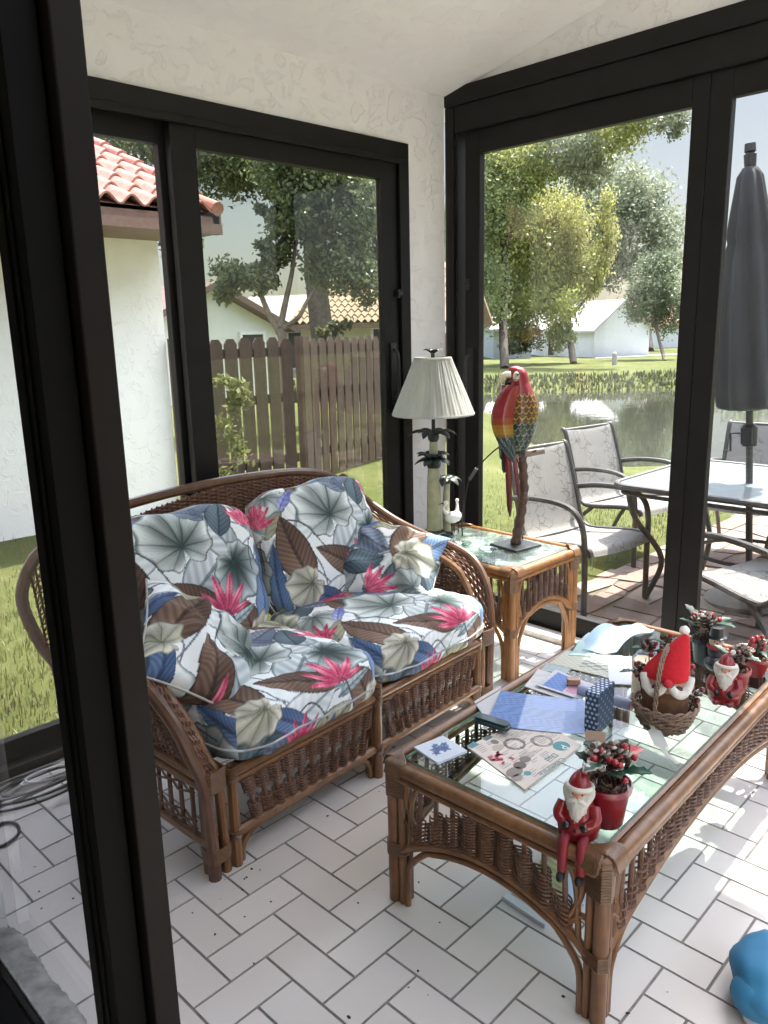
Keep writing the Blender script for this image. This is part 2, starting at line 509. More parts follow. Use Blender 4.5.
def panel(name, parent, axis, a0, a1, z0, z1, d0, d1, ga0, ga1, gz0, gz1, glass, frame='black'):
    # sliding sash: a frame with a glass pane; axis 'x' runs along x, depth in y; axis 'y' the reverse
    def pt(lo, hi):
        (a, d, z), (A, D, Z) = lo, hi
        if axis == 'x': return (min(a, A), min(d, D), z), (max(a, A), max(d, D), Z)
        return (min(d, D), min(a, A), z), (max(d, D), max(a, A), Z)
    b = MB()
    for lo, hi in (((a0, d0, z0), (ga0, d1, z1)), ((ga1, d0, z0), (a1, d1, z1)), ((ga0, d0, z0), (ga1, d1, gz0)), ((ga0, d0, gz1), (ga1, d1, z1))):
        b.box(*pt(lo, hi))
    fr = struct(b.build(name, M[frame], parent, smooth=0, bevel=0.003))
    g = MB()
    dm = (d0+d1)/2
    g.box(*pt((ga0+.0005, dm-0.0025, gz0+.0005), (ga1-.0005, dm+0.0025, gz1-.0005)))
    struct(g.build('pane', M[glass], fr, smooth=0))
    return fr

# ---- door_1: sliding door in the north wall
d1 = empty_struct('door_1')
b = MB()
x0, x1 = -0.615, 1.75
b.box((x0, YA-0.015, 2.285), (x1, YA+0.12, 2.355)); b.box((1.685, YA-0.015, 0.0), (x1, YA+0.12, 2.285))
b.box((x0, YA-0.015, 0.0), (x0+0.06, YA+0.12, 2.285)); b.box((x0+.06, YA+0.0, 0.0), (1.685, YA+0.12, 0.035))
b.box((x0+.06, YA-0.022, 2.26), (1.685, YA-0.0, 2.285))
struct(b.build('frame', M['black'], d1, smooth=0, bevel=0.003))
s1 = panel('sash', d1, 'x', 0.500, 1.683, 0.03, 2.283, YA+0.004, YA+0.044, 0.608, 1.584, 0.118, 2.187, 'glass_tint')
s2 = panel('sash', d1, 'x', -0.553, 0.512, 0.03, 2.283, YA+0.054, YA+0.094, -0.45, 0.478, 0.112, 2.195, 'glass')
b = MB(); b.tube(spline([(1.635, YA+0.004, 1.42), (1.635, YA-0.03, 1.40), (1.635, YA-0.035, 1.30), (1.635, YA-0.03, 1.20), (1.635, YA+0.004, 1.18)]), 0.008)
b.box((1.615, YA-0.006, 1.15), (1.655, YA+0.004, 1.45)); struct(b.build('handle', M['dark'], s1))
b = MB(); b.box((1.66, YA-0.02, 1.66), (1.672, YA-0.0, 1.70)); b.box((1.652, YA-0.03, 1.672), (1.68, YA-0.018, 1.688)); struct(b.build('latch', M['dark'], s1))

# ---- door_2: sliding doors towards the pond
d2 = empty_struct('door_2')
b = MB()
b.box((XB, YS, 2.553), (XB+0.15, YA, 2.634)); b.box((XB+0.012, YS, 2.433), (XB+0.15, YA-.055, 2.551))
b.box((XB+.006, YA-0.055, 0.0), (XB+0.15, YA, 2.551)); b.box((XB+.016, YA-0.072, 0.0), (XB+0.15, YA-.057, 2.431))
b.box((XB+0.03, YS, 0.0), (XB+0.16, YA-.073, 0.034)); b.box((XB+.006, YS, 0), (XB+0.15, YS+0.08, 2.551))
struct(b.build('frame', M['black'], d2, smooth=0, bevel=0.003))
t1 = panel('sash', d2, 'y', 0.995, -0.198, 0.035, 2.432, XB+0.035, XB+0.075, 0.905, -0.130, 0.125, 2.325, 'glass')
t2 = panel('sash', d2, 'y', -0.200, -1.40, 0.035, 2.432, XB+0.037, XB+0.077, -0.284, -1.32, 0.125, 2.330, 'glass')
t3 = panel('sash', d2, 'y', -1.402, -2.66, 0.035, 2.432, XB+0.037, XB+0.077, -1.48, -2.58, 0.125, 2.330, 'glass')
b = MB(); b.tube(spline([(XB+.035, 0.955, 1.38), (XB-0.005, 0.955, 1.36), (XB-.012, 0.955, 1.26), (XB-0.005, 0.955, 1.15), (XB+.035, 0.955, 1.13)]), 0.009)
b.box((XB+.025, 0.935, 1.10), (XB+.035, 0.975, 1.41)); struct(b.build('handle', M['dark'], t1))
b = MB(); b.box((XB+.02, 0.962, 1.70), (XB+.035, 0.980, 1.75)); b.box((XB+.012, 0.955, 1.72), (XB+.022, 0.985, 1.73)); struct(b.build('latch', M['dark'], t1))
# pale sill between tiles and door track
b = MB(); b.box((1.966, YS, -0.02), (XB+0.028, YA, 0.030)); struct(b.build('trim_sill', M['white'], smooth=0, bevel=0.004))

# ---- door_3: the dark sliding door the camera looks through
d3 = empty_struct('door_3')
p1 = panel('sash', d3, 'y', -0.62, 0.345, 0.004, 2.38, -0.691, -0.649, -0.535, 0.335, 0.010, 2.30, 'glass_front', 'brown_frame')
b = MB()
b.box((-0.742, -0.600, 0.004), (-0.696, -0.515, 2.38)); b.box((-0.742, -0.515, 0.004), (-0.696, 0.345, 0.012)); b.box((-0.742, -0.515, 2.30), (-0.696, 0.345, 2.38)); b.box((-0.742, 0.315, 0.012), (-0.696, 0.345, 2.30))
b.box((-0.7455, -0.575, 0.03), (-0.742, -0.567, 2.38)); b.box((-0.7455, -0.552, 0.03), (-0.742, -0.545, 2.38))
q = struct(b.build('sash', M['black_stile'], d3, smooth=0, bevel=0.003))
b = MB()
b.box((-0.775, -1.99, 2.382), (-0.625, 0.349, 2.419)); b.box((-0.775, -1.99, -0.01), (-0.692, 0.349, 0.0035))
b.box((-0.775, -1.998, 0.002), (-0.625, -1.95, 2.38))
struct(b.build('frame', M['black'], d3, smooth=0, bevel=0.003))
# rough concrete kerb along the door
b = MB()
n = 340
ys_ = np.linspace(-1.95, 0.349, n)
P = []
wk = np.convolve(rng.normal(0, 1, n+20), np.ones(9)/9, 'same')[10:-10]*0.012
for i, y in enumerate(ys_):
    e = rng.normal(0, .0018)
    P.append([(-0.6755, y, -0.002), (-0.6745+.2*e, y, 0.017+.5*e), (-0.655, y, 0.020+rng.normal(0, .0018)), (-0.632, y, 0.018+rng.normal(0, .0018)), (-0.616+wk[i]*.6, y, 0.011+e), (-0.604+wk[i], y, 0.001)])
b.grid(np.array(P), flip=True)
struct(b.build('trim_kerb', M['concrete'], smooth=60))

# ================================================================== OUTSIDE
GZ = -0.10
def sstep(a, b_, x):
    t = np.clip((x-a)/(b_-a), 0, 1); return t*t*(3-2*t)
CX, CY = -1.144, -1.612
def terrain_z(x, y):
    s = (x-CX)*0.704 + (y-CY)*0.71
    w = sstep(0.5, 4.5, (x-2.4)*0.65 - (y-2.7)*0.76)
    far = sstep(18, 30, s)
    w = np.maximum(w, far)
    sp = [-50, 6.5, 10, 16.0, 17.3, 19, 30, 36.3, 37.4, 40.0, 48, 60, 80, 140]
    zp = [GZ, GZ, -0.5, -1.35, -1.62, -2.2, -2.2, -1.75, -1.38, -0.95, -1.0, -1.15, -1.2, -1.0]
    # the near bank bends away on the left
    s2 = s - 0.0
    z = np.interp(s2, sp, zp)
    zz = GZ*(1-w) + z*w
    under = (x > 2.1) & (x < 6.1) & (y < 0.86) & (y > -4.9)
    return np.where(under, -0.25, zz)
def ground():
    xs = np.concatenate([np.linspace(-14, 2.05, 14), np.linspace(2.15, 12, 48), np.linspace(12.6, 60, 60), np.linspace(62, 130, 18)])
    ysx = np.concatenate([np.linspace(-40, -3, 14), np.linspace(-2.4, .84, 8), np.linspace(.90, 14, 50), np.linspace(14.7, 60, 56), np.linspace(62, 130, 18)])
    X, Y = np.meshgrid(xs, ysx, indexing='ij')
    Z = terrain_z(X, Y)
    Z = Z + 0.015*np.sin(X*3.1)*np.sin(Y*2.7)*(Z < GZ-0.05)
    b = MB(); b.grid(np.dstack([X, Y, Z]))
    mt, nt, bs, L = new_mat('lawn_grass')
    v = coords(nt)
    f = noise(nt, v, 0.35, 6, 0.65); g = noise(nt, v, 14, 5, 0.7); h = noise(nt, v, 120, 3, 0.7)
    a = nt.nodes.new('ShaderNodeMath'); a.operation = 'MULTIPLY_ADD'; a.inputs[1].default_value = 0.4; L.new(f, a.inputs[0])
    a2 = nt.nodes.new('ShaderNodeMath'); a2.operation = 'MULTIPLY_ADD'; a2.inputs[1].default_value = 0.3; L.new(g, a2.inputs[0])
    m3 = nt.nodes.new('ShaderNodeMath'); m3.operation = 'MULTIPLY'; m3.inputs[1].default_value = 0.3; L.new(h, m3.inputs[0])
    L.new(m3.outputs[0], a2.inputs[2]); L.new(a2.outputs[0], a.inputs[2])
    L.new(ramp(nt, a.outputs[0], [(0.33, (0.048, 0.062, 0.020)), (0.5, (0.092, 0.106, 0.035)), (0.60, (0.140, 0.145, 0.058)), (0.70, (0.175, 0.165, 0.09))]), bs.inputs['Base Color'])
    bs.inputs['Roughness'].default_value = 0.95
    bs.inputs['Specular IOR Level'].default_value = 0.1
    bump(nt, bs, h, 0.6, 0.03)
    return struct(b.build('ground', mt, smooth=180))
ground()

# grass blades by the window wall and the patio edge
def blades(name, label, spots, n, hmin, hmax, wid, cols, spread=0.35):
    b = MB()
    for _ in range(n):
        x, y = spots()
        z = float(terrain_z(np.array(x), np.array(y)))
        h = random.uniform(hmin, hmax); a = random.uniform(0, 2*PI); l = random.uniform(0, spread)*h
        dx, dy = math.cos(a), math.sin(a); px, py = -dy*wid/2, dx*wid/2
        c = random.choice(cols); k = random.uniform(0.75, 1.2)
        c = tuple(q*k for q in c)
        b.add([(x-px, y-py, z-.01), (x+px, y+py, z-.01), (x+px*.7+dx*l*.4, y+py*.7+dy*l*.4, z+h*.6), (x-px*.7+dx*l*.4, y-py*.7+dy*l*.4, z+h*.6), (x+dx*l, y+dy*l, z+h)],
              [(0, 1, 2, 3), (3, 2, 4)], c)
    o = b.build(name, M['foliage'], smooth=0, colors=True)
    return tag(o, label, 'grass', kind='stuff')
gcols = [(0.16, 0.19, 0.055), (0.22, 0.235, 0.085), (0.28, 0.26, 0.14), (0.12, 0.145, 0.042)]
blades('grass', 'short sunlit grass outside the window wall by the white house wing', lambda: (random.uniform(-1.0, 2.0), min(4.9, 1.35 + abs(random.gauss(0, 1))*1.3)), 9000, 0.025, 0.07, 0.006, gcols, 0.9)
def pe():
    x = random.uniform(2.5, 7.5); return x, 1.0 + abs(random.gauss(0, 1))*1.2
blades('grass', 'short sunlit grass between the paved patio and the pond', pe, 8000, 0.02, 0.055, 0.006, gcols, 0.9)
def bankf():
    while True:
        x, y = random.uniform(15, 52), random.uniform(5, 40)
        s = (x-CX)*0.704 + (y-CY)*0.71
        if 36.9 < s < 40.2: return x, y
blades('grass', 'rough tall weeds on the far bank of the pond', bankf, 7000, 0.10, 0.30, 0.09, [(0.10, 0.12, 0.05), (0.14, 0.15, 0.08), (0.085, 0.105, 0.04), (0.19, 0.185, 0.12)], 0.6)

# pond
b = MB(); b.box((7, -16, -1.9), (70, 50, -1.5))
mt, nt, bs, L = new_mat('pond_water')
bs.inputs['Base Color'].default_value = (0.045, 0.047, 0.035, 1); bs.inputs['Roughness'].default_value = 0.03
bs.inputs['Specular IOR Level'].default_value = 0.6
f = noise(nt, coords(nt, (1.2, 1.2, 1)), 1.6, 3, 0.5); bump(nt, bs, f, 0.05, 0.05)
struct(b.build('pond_water', mt, smooth=0))

# patio of irregular pavers
def patio():
    b = MB(); b.mi = 1
    b.box((2.19, -5.0, -0.30), (6.2, 0.93, -0.108))
    b.mi = 0
    nx, ny = 24, 34
    gx = np.zeros((nx+1, ny+1, 2))
    r2 = np.random.default_rng(3)
    for i in range(nx+1):
        for j in range(ny+1):
            x = 2.2 + i*4.0/nx; y = -5 + j*5.93/ny
            if 0 < i < nx: x += r2.uniform(-.055, .055)
            if 0 < j < ny: y += r2.uniform(-.05, .05)
            gx[i, j] = (x, y)
    done = np.zeros((nx, ny), bool)
    for i in range(nx):
        for j in range(ny):
            if done[i, j]: continue
            w = 2 if (i+1 < nx and not done[i+1, j] and r2.random() < .4) else 1
            h = 2 if (w == 1 and j+1 < ny and r2.random() < .35) else 1
            done[i:i+w, j:j+h] = True
            q = np.array([gx[i, j], gx[i+w, j], gx[i+w, j+h], gx[i, j+h]])
            c = q.mean(0); q = c + (q-c)*(1 - 0.010/np.linalg.norm(q-c, axis=1)[:, None])
            b.prism([tuple(p) for p in q], -0.14, -0.10 + r2.uniform(-.004, .003))
    mt, nt, bs, L = new_mat('patio_pavers')
    gi = nt.nodes.new('ShaderNodeNewGeometry')
    f = noise(nt, coords(nt), 9, 6, 0.7)
    ad = nt.nodes.new('ShaderNodeMath'); ad.operation = 'MULTIPLY_ADD'; ad.inputs[1].default_value = 0.5
    hf = nt.nodes.new('ShaderNodeMath'); hf.operation = 'MULTIPLY'; hf.inputs[1].default_value = 0.6
    L.new(gi.outputs['Random Per Island'], ad.inputs[0]); L.new(f, hf.inputs[0]); L.new(hf.outputs[0], ad.inputs[2])
    L.new(ramp(nt, ad.outputs[0], [(0.15, (0.115, 0.070, 0.054)), (0.45, (0.18, 0.125, 0.10)), (0.65, (0.235, 0.175, 0.138)), (0.9, (0.27, 0.235, 0.19))]), bs.inputs['Base Color'])
    bs.inputs['Roughness'].default_value = 0.85; bump(nt, bs, f, 0.5, 0.01)
    return struct(b.build('patio', [mt, simple('paver_sand', (0.12, 0.10, 0.07), 0.95, 0, 0.3, 30)], smooth=0))
patio()

# ---- white wing of the house beyond the window wall
M['yellow_wall'] = M['stucco_out']
b = MB(); b.box((-6.0, 5.0, -0.3), (2.65, 5.25, 2.62)); b.box((2.45, 5.25, -0.3), (2.65, 8.5, 2.62)); b.box((-6.0, 8.3, -0.3), (2.45, 8.5, 2.62)); b.box((-6, 5.25, -.3), (-5.8, 8.3, 2.62))
wing = tag(b.build('house_wing', M['stucco_out'], smooth=0), 'white stucco house wing under a red clay tile roof', 'building')
M['clay'] = simple('clay_roof_tile', (0.36, 0.165, 0.125), 0.75, 0, 0.25, 14, 0.15)
M['fascia'] = simple('brown_fascia', (0.20, 0.115, 0.085), 0.6)
b = MB()
slope = 0.42
# under-roof deck, then barrel tiles in rows
ye, ze = 4.32, 2.52
b.add([(-6.2, ye, ze-.02), (2.80, ye, ze-.02), (2.80, 7.2, ze+slope*2.88-.02), (-6.2, 7.2, ze+slope*2.88-.02), (-6.2, ye, ze-.05), (2.80, ye, ze-.05), (2.80, 7.2, ze+slope*2.88-.05), (-6.2, 7.2, ze+slope*2.88-.05)],
      [(0, 1, 2, 3), (7, 6, 5, 4), (0, 4, 5, 1), (1, 5, 6, 2), (2, 6, 7, 3), (3, 7, 4, 0)])
pitch = 0.205; rowl = 0.31
for r in range(10):
    for k in range(-17, 14):
        x = k*pitch
        if x > 2.70 or x < -3.3: continue
        ya = ye - 0.05 + r*rowl; yb = ya + rowl + 0.06
        P = []
        for t in (0, 1):
            yy = ya + (yb-ya)*t; zz = ze + slope*(yy-ye) + (0.035 if t == 0 else 0.006)
            row = []
            for q in np.linspace(0, 1, 11):
                a = q*2*PI
                row.append((x + q*pitch, yy, zz + 0.036*math.cos(a)))
            P.append(row)
        b.slab(np.array(P), 0.016)
b.build('roof', M['clay'], wing, smooth=40)
b = MB()
for r in range(9):
    b.lathe([(0.10, 0), (0.085, .36)], 12, (0, 0, 0))
b.v = []; b.f = []; b.m = []; b.n = 0; b.col = []
for r in range(9):
    ya = ye-0.05+r*rowl; zz = ze+slope*(ya-ye)+0.03
    b.tube([(2.82, ya, zz+.00), (2.82, ya+.36, zz+slope*.36-.02)], [0.058, 0.048], 12)
b.build('rake_tiles', M['clay'], wing)
b = MB(); b.box((-6.2, ye+.0, ze-0.19), (2.86, ye+0.05, ze-0.015)); b.box((-6.2, ye-0.04, ze-0.19), (2.86, ye, ze-0.11)); b.box((-6.2, ye+.05, ze-0.19), (2.82, 5.0, ze-0.165))
b.add([(2.80, ye, ze-.19), (2.88, ye, ze-.19), (2.88, ye, ze+.0), (2.80, ye, ze+.0), (2.80, 7.2, ze+slope*2.88-.19), (2.88, 7.2, ze+slope*2.88-.19), (2.88, 7.2, ze+slope*2.88), (2.80, 7.2, ze+slope*2.88)],
      [(0, 1, 2, 3), (7, 6, 5, 4), (0, 4, 5, 1), (1, 5, 6, 2), (2, 6, 7, 3), (3, 7, 4, 0)])
b.build('fascia', M['fascia'], wing, smooth=0)

# ---- wooden fence: two runs meeting at a gate post
M['fence'] = wood('weathered_brown_fence', (0.058, 0.034, 0.028), (0.105, 0.064, 0.053), rough=0.8, sc=(10, 10, 1.2), coat=0, fine=8)
def fence(name, label, A, B, pitch, wid, top, postends):
    A = np.array(A); B = np.array(B); d = B-A; Ln = np.linalg.norm(d); ang = math.atan2(d[1], d[0])
    t = thing(name, label, 'fence', (A[0], A[1], GZ), ang, 'brown picket fence runs')
    nb = int(Ln/pitch)
    for i in range(nb):
        x = i*pitch + pitch/2; b = MB()
        h = top - GZ + random.uniform(-.012, .012); w = wid/2 - random.uniform(0, .006)
        b.prism([(x-w, 0.03), (x+w, 0.03), (x+w, h-.05), (x+w-.035, h), (x-w+.035, h), (x-w, h-.05)], -0.011, 0.011, M4(rotx(PI/2)))
        b.build('board', M['fence'], t, smooth=0)
    for z in (0.30, 0.95, 1.42):
        b = MB(); b.box((0, 0.012, z-.045), (Ln, 0.055, z+.045)); b.build('rail', M['fence'], t, smooth=0)
    for x in postends:
        b = MB(); b.box((x-.055, -.06, 0), (x+.055, 0.05, top-GZ+.02)); b.build('post', M['fence'], t, smooth=0)
    return t
fence('picket_fence', 'brown picket fence run beside the white house wing', (2.72, 4.95), (4.12, 4.95), 0.170, 0.142, 1.46, [0.0])
fence('picket_fence', 'brown picket fence run with heavy gate post, behind the forked tree', (4.20, 4.98), (8.6, 6.2), 0.168, 0.132, 1.45, [0.04, 2.4])

# ------------------------------------------------------------------ distant things
CAMP = Vector((CX, CY, 1.5103764))
def at(px, py, D):
    d = RIGHT*((px-384)/784.88) + DOWN*((py-512)/784.88) + FWD
    return np.array(CAMP + d*D)
def leafcloud(b, blobs, n, size, cols, droop=0.0, seed=1, shell=0.35, asp=0.55):
    r = np.random.default_rng(seed)
    vol = np.array([q[3]*q[4]*q[5] for q in blobs])**0.67; vol = vol/vol.sum()
    for q, w in zip(blobs, vol):
        k = int(n*w)
        c = np.array(q[:3]); rad = np.array(q[3:6]); bc = np.array(cols[q[6] if len(q) > 6 else 0])
        # sub-clumps give the crown a broken outline
        nc = max(6, k//60)
        u = r.normal(size=(nc, 3)); u /= np.linalg.norm(u, axis=1)[:, None]
        u *= (shell + (1-shell)*r.random((nc, 1))**0.5)
        cc = c + u*rad
        idx = r.integers(0, nc, k)
        p = cc[idx] + r.normal(size=(k, 3))*rad.mean()*0.20
        cv = (0.75 + 0.5*r.random((nc, 1)))[idx]*(0.8+0.4*r.random((k, 1)))
        d1 = r.normal(size=(k, 3)); d1[:, 2] -= droop*2; d1 /= np.linalg.norm(d1, axis=1)[:, None]
        d2 = np.cross(d1, r.normal(size=(k, 3))); d2 /= np.linalg.norm(d2, axis=1)[:, None]
        s = size*(0.6+0.8*r.random((k, 1)))
        V = np.stack([p-d1*s, p+d2*s*asp, p+d1*s, p-d2*s*asp], 1).reshape(-1, 3)
        C = np.repeat(np.clip(bc*cv, 0, 1), 4, 0)
        o = b.n
        b.v.append(V); b.col.append(C); b.n += len(V)
        b.f += [(o+4*i, o+4*i+1, o+4*i+2, o+4*i+3) for i in range(k)]; b.m += [0]*k
M['bark'] = simple('grey_brown_bark', (0.17, 0.135, 0.105), 0.9, 0, 0.35, 8, 0.5, bdist=0.03)
M['bark_dark'] = simple('dark_bark', (0.085, 0.065, 0.05), 0.9, 0, 0.35, 8, 0.5, bdist=0.03)
def tree(name, label, base, branches, blobs, n, size, cols, droop=0, seed=1, bark='bark', group='trees across the pond', shell=0.35, cat='tree'):
    base = np.array(base)
    t = thing(name, label, cat, tuple(base), 0, group)
    if branches:
        b = MB()
        for pts, r0, r1 in branches:
            P = spline(np.array(pts), 5); b.tube(P, np.linspace(r0, r1, len(P)), 8)
        b.build('trunk', M[bark], t, smooth=60, off=base)
    b = MB(); leafcloud(b, blobs, n, size, cols, droop, seed, shell)
    b.build('crown', M['foliage'], t, smooth=0, colors=True, off=base)
    return t
def blob(px, py, D, rx, ry, ci=0, dz=None):
    p = at(px, py, D); k = D/784.88
    return (*p, rx*k, rx*k if dz is None else dz, ry*k, ci)
def ground_at(px, D):
    p = at(px, 512, D); z = float(terrain_z(np.array(p[0]), np.array(p[1]))); return np.array([p[0], p[1], z])
YG = (0.44, 0.47, 0.15); YB = (0.46, 0.46, 0.17); MG = (0.34, 0.39, 0.17); GG = (0.33, 0.37, 0.25); OR = (0.42, 0.34, 0.12); DG = (0.22, 0.26, 0.12)
G0 = ground_at(569, 58)
tree('weeping_tree', 'yellow-green weeping tree with forked trunk on the far lawn', G0,
     [([G0, at(569, 330, 58), at(568, 312, 58), at(560, 290, 58), at(552, 262, 58)], .26, .12), ([at(568, 318, 58), at(585, 300, 58), at(600, 280, 58), at(606, 250, 59)], .16, .08), ([at(562, 295, 58), at(540, 270, 57), at(520, 250, 57)], .16, .06)],
     [blob(528, 262, 56, 34, 44, 0), blob(552, 226, 56, 34, 40, 1), blob(566, 262, 56, 24, 32, 1), blob(512, 226, 57, 28, 42, 0), blob(544, 302, 56, 38, 16, 0), blob(512, 306, 56, 24, 24, 3), blob(586, 275, 57, 16, 24, 1), blob(541, 232, 55, 16, 16, 2), blob(605, 235, 57, 9, 40, 1), blob(561, 335, 57.5, 16, 14, 3)],
     52000, 0.115, [YG, YB, OR, MG], 0.7, 5)
G0 = ground_at(503, 52)
tree('shade_tree', 'tall tree with dark trunk at the edge of the pond-side frame', G0,
     [([G0, at(503, 320, 52), at(506, 280, 52), at(503, 230, 52), at(508, 180, 52)], .30, .16), ([at(505, 250, 52), at(525, 190, 52), at(560, 160, 52)], .2, .08), ([at(504, 240, 52), at(484, 190, 52), at(470, 160, 52)], .2, .08)],
     [blob(490, 200, 51, 40, 52, 0), blob(515, 165, 51, 42, 30, 1), blob(485, 290, 51, 22, 45, 0), blob(560, 145, 50, 42, 24, 2), blob(470, 240, 52, 30, 50, 0), blob(610, 128, 49, 36, 20, 1), blob(585, 170, 51, 24, 20, 2), blob(655, 112, 48, 34, 11, 2), blob(672, 124, 48, 16, 13, 2)],
     46000, 0.115, [MG, YG, GG], 0.3, 6, 'bark_dark')
G0 = ground_at(640, 84)
tree('shade_tree', 'large grey-green spreading tree behind the white barn', G0,
     [([G0, at(640, 300, 84), at(628, 270, 84), at(610, 240, 84), at(600, 190, 84)], .6, .2), ([at(630, 272, 84), at(650, 245, 84), at(668, 225, 84)], .3, .1), ([at(615, 250, 84), at(585, 230, 84), at(560, 215, 84)], .25, .1)],
     [blob(600, 205, 84, 46, 44, 0), blob(640, 240, 84, 40, 34, 0), blob(660, 225, 83, 22, 26, 0), blob(575, 245, 85, 40, 40, 1), blob(635, 195, 84, 32, 24, 0), blob(615, 270, 84, 30, 18, 0), blob(662, 265, 83, 24, 18, 0), blob(520, 260, 88, 60, 60, 1)],
     38000, 0.20, [GG, DG], 0.1, 7)
G0 = ground_at(656, 60)
tree('small_tree', 'slim dark green tree standing right of the white barn', G0,
     [([G0, at(656, 325, 60), at(657, 300, 60), at(655, 275, 60)], .14, .06), ([at(656, 310, 60), at(668, 290, 60)], .08, .03)],
     [blob(655, 285, 60, 26, 24, 0), blob(648, 305, 60, 24, 16, 0), blob(668, 312, 60, 18, 22, 0), blob(660, 262, 60, 17, 16, 0)],
     11000, 0.11, [(0.23, 0.275, 0.17)], 0.1, 8)
G0 = ground_at(700, 95)
tree('tree_line', 'pale far trees behind the house with the red roof', G0, [([G0, at(700, 310, 95), at(700, 290, 95)], .3, .1)],
     [blob(690, 305, 95, 40, 22, 0), blob(760, 300, 95, 50, 26, 0), blob(640, 318, 97, 30, 14, 0), blob(480, 300, 97, 60, 40, 0)], 8000, 0.28, [(0.22, 0.26, 0.15)], 0, 9)
for nm, lb, px, py, D, rx, ry, cs, sd in (('croton_bush', 'yellow flowering bush by the house across the pond', 527, 331, 57, 16, 9, [(0.55, 0.36, 0.06), (0.16, 0.2, 0.05)], 11),
                                     ('shrub', 'dark green shrub below the yellow flowering bush', 519, 343, 58.5, 22, 5, [(0.06, 0.085, 0.03)], 12)):
    G0 = ground_at(px, D)
    b = MB(); leafcloud(b, [blob(px, py, D, rx, ry, 0), blob(px-7, py+5, D, rx*.7, ry*.7, len(cs)-1)], 1500, 0.12, cs, 0, sd)
    tag(b.build(nm, M['foliage'], None, smooth=0, colors=True), lb, 'bush', 'bushes across the pond')

# white barn-like house across the pond
M['barn'] = simple('white_siding', (0.70, 0.72, 0.76), 0.7, 0, 0.04, 2)
M['roof_pale'] = simple('pale_roof', (0.46, 0.45, 0.44), 0.8)
M['roof_red'] = simple('red_roof', (0.36, 0.17, 0.12), 0.8, 0, 0.2, 4)
def house(name, label, A, B, depth, h, rise, wall, roof, over=0.3, cat='building', group=None, gable_front=True, wins=()):
    # A,B: ground ends of the front wall seen from the camera; gable over the front wall or eaves along it
    A = np.array(A); B = np.array(B); d = (B-A)[:2]; Ln = np.linalg.norm(d); ang = math.atan2(d[1], d[0])
    t = thing(name, label, cat, tuple(A), ang, group)
    b = MB()
    if gable_front:
        poly = [(0, 0), (Ln, 0), (Ln, h), (Ln/2, h+rise), (0, h)]
        b.prism(poly, -depth, 0, M4(rotx(PI/2)))
    else:
        poly = [(0, 0), (depth, 0), (depth, h), (depth/2, h+rise), (0, h)]
        R = np.array([[0, 0, 1.0], [1, 0, 0], [0, 1, 0]])
        b.prism(poly, 0, Ln, M4(R))
    b.build('wall', wall, t, smooth=0)
    for s in (0, 1):
        rb = MB()
        if gable_front:
            x0, x1 = (-over, Ln/2) if s == 0 else (Ln/2, Ln+over)
            z0, z1 = (h-over*rise/(Ln/2), h+rise) if s == 0 else (h+rise, h-over*rise/(Ln/2))
            v = [(x0, -over, z0+.02), (x1, -over, z1+.02), (x1, depth+over, z1+.02), (x0, depth+over, z0+.02)]
        else:
            y0, y1 = (-over, depth/2) if s == 0 else (depth/2, depth+over)
            z0, z1 = (h-over*rise/(depth/2), h+rise) if s == 0 else (h+rise, h-over*rise/(depth/2))
            v = [(-over, y0, z0+.02), (Ln+over, y0, z0+.02), (Ln+over, y1, z1+.02), (-over, y1, z1+.02)]
        w = [(x, y, z+.16) for x, y, z in v]
        rb.add(v+w, [(0, 3, 2, 1), (4, 5, 6, 7), (0, 1, 5, 4), (1, 2, 6, 5), (2, 3, 7, 6), (3, 0, 4, 7)])
        rb.build('roof', roof, t, smooth=0)
    for kind, x0, x1, z0, z1 in wins:
        wb = MB(); wb.box((x0-.08, -0.06, z0-.08), (x1+.08, -0.0, z0)); wb.box((x0-.08, -0.06, z1), (x1+.08, 0, z1+.08)); wb.box((x0-.08, -0.06, z0), (x0, 0, z1)); wb.box((x1, -.06, z0), (x1+.08, 0, z1))
        f = wb.build('window' if kind == 'w' else 'doorway', M['white'], t, smooth=0)
        g = MB(); g.box((x0, -0.03, z0), (x1, -0.005, z1)); g.build('pane', M['win_dark'], f, smooth=0)
    return t
M['win_dark'] = simple('dark_window', (0.03, 0.035, 0.04), 0.2)
A0 = ground_at(588, 70); B0 = ground_at(640, 72)
house('barn_house', 'white gabled barn-like house across the pond', A0, B0, 9, 2.35, 2.3, M['barn'], M['roof_pale'], 0.35)
A0 = ground_at(540, 76); B0 = ground_at(586, 76)
house('garden_house', 'low white house behind the weeping tree across the pond', A0, B0, 7, 2.5, 1.9, M['barn'], M['roof_pale'], 0.4, gable_front=False, wins=(('d', 0.4, 1.9, 0.1, 2.1),))
A0 = ground_at(630, 92); B0 = ground_at(690, 96)
house('red_roof_house', 'low house with faded red roof behind the white barn', A0, B0, 8, 2.6, 2.6, M['barn'], M['roof_red'], 0.4, gable_front=False)
A0 = ground_at(492, 72); B0 = ground_at(528, 72)
house('grey_house', 'grey low house beyond the croton bush', A0, B0, 7, 2.6, 1.8, simple('grey_siding', (0.33, 0.36, 0.38), 0.7), M['roof_pale'], 0.4, gable_front=False)
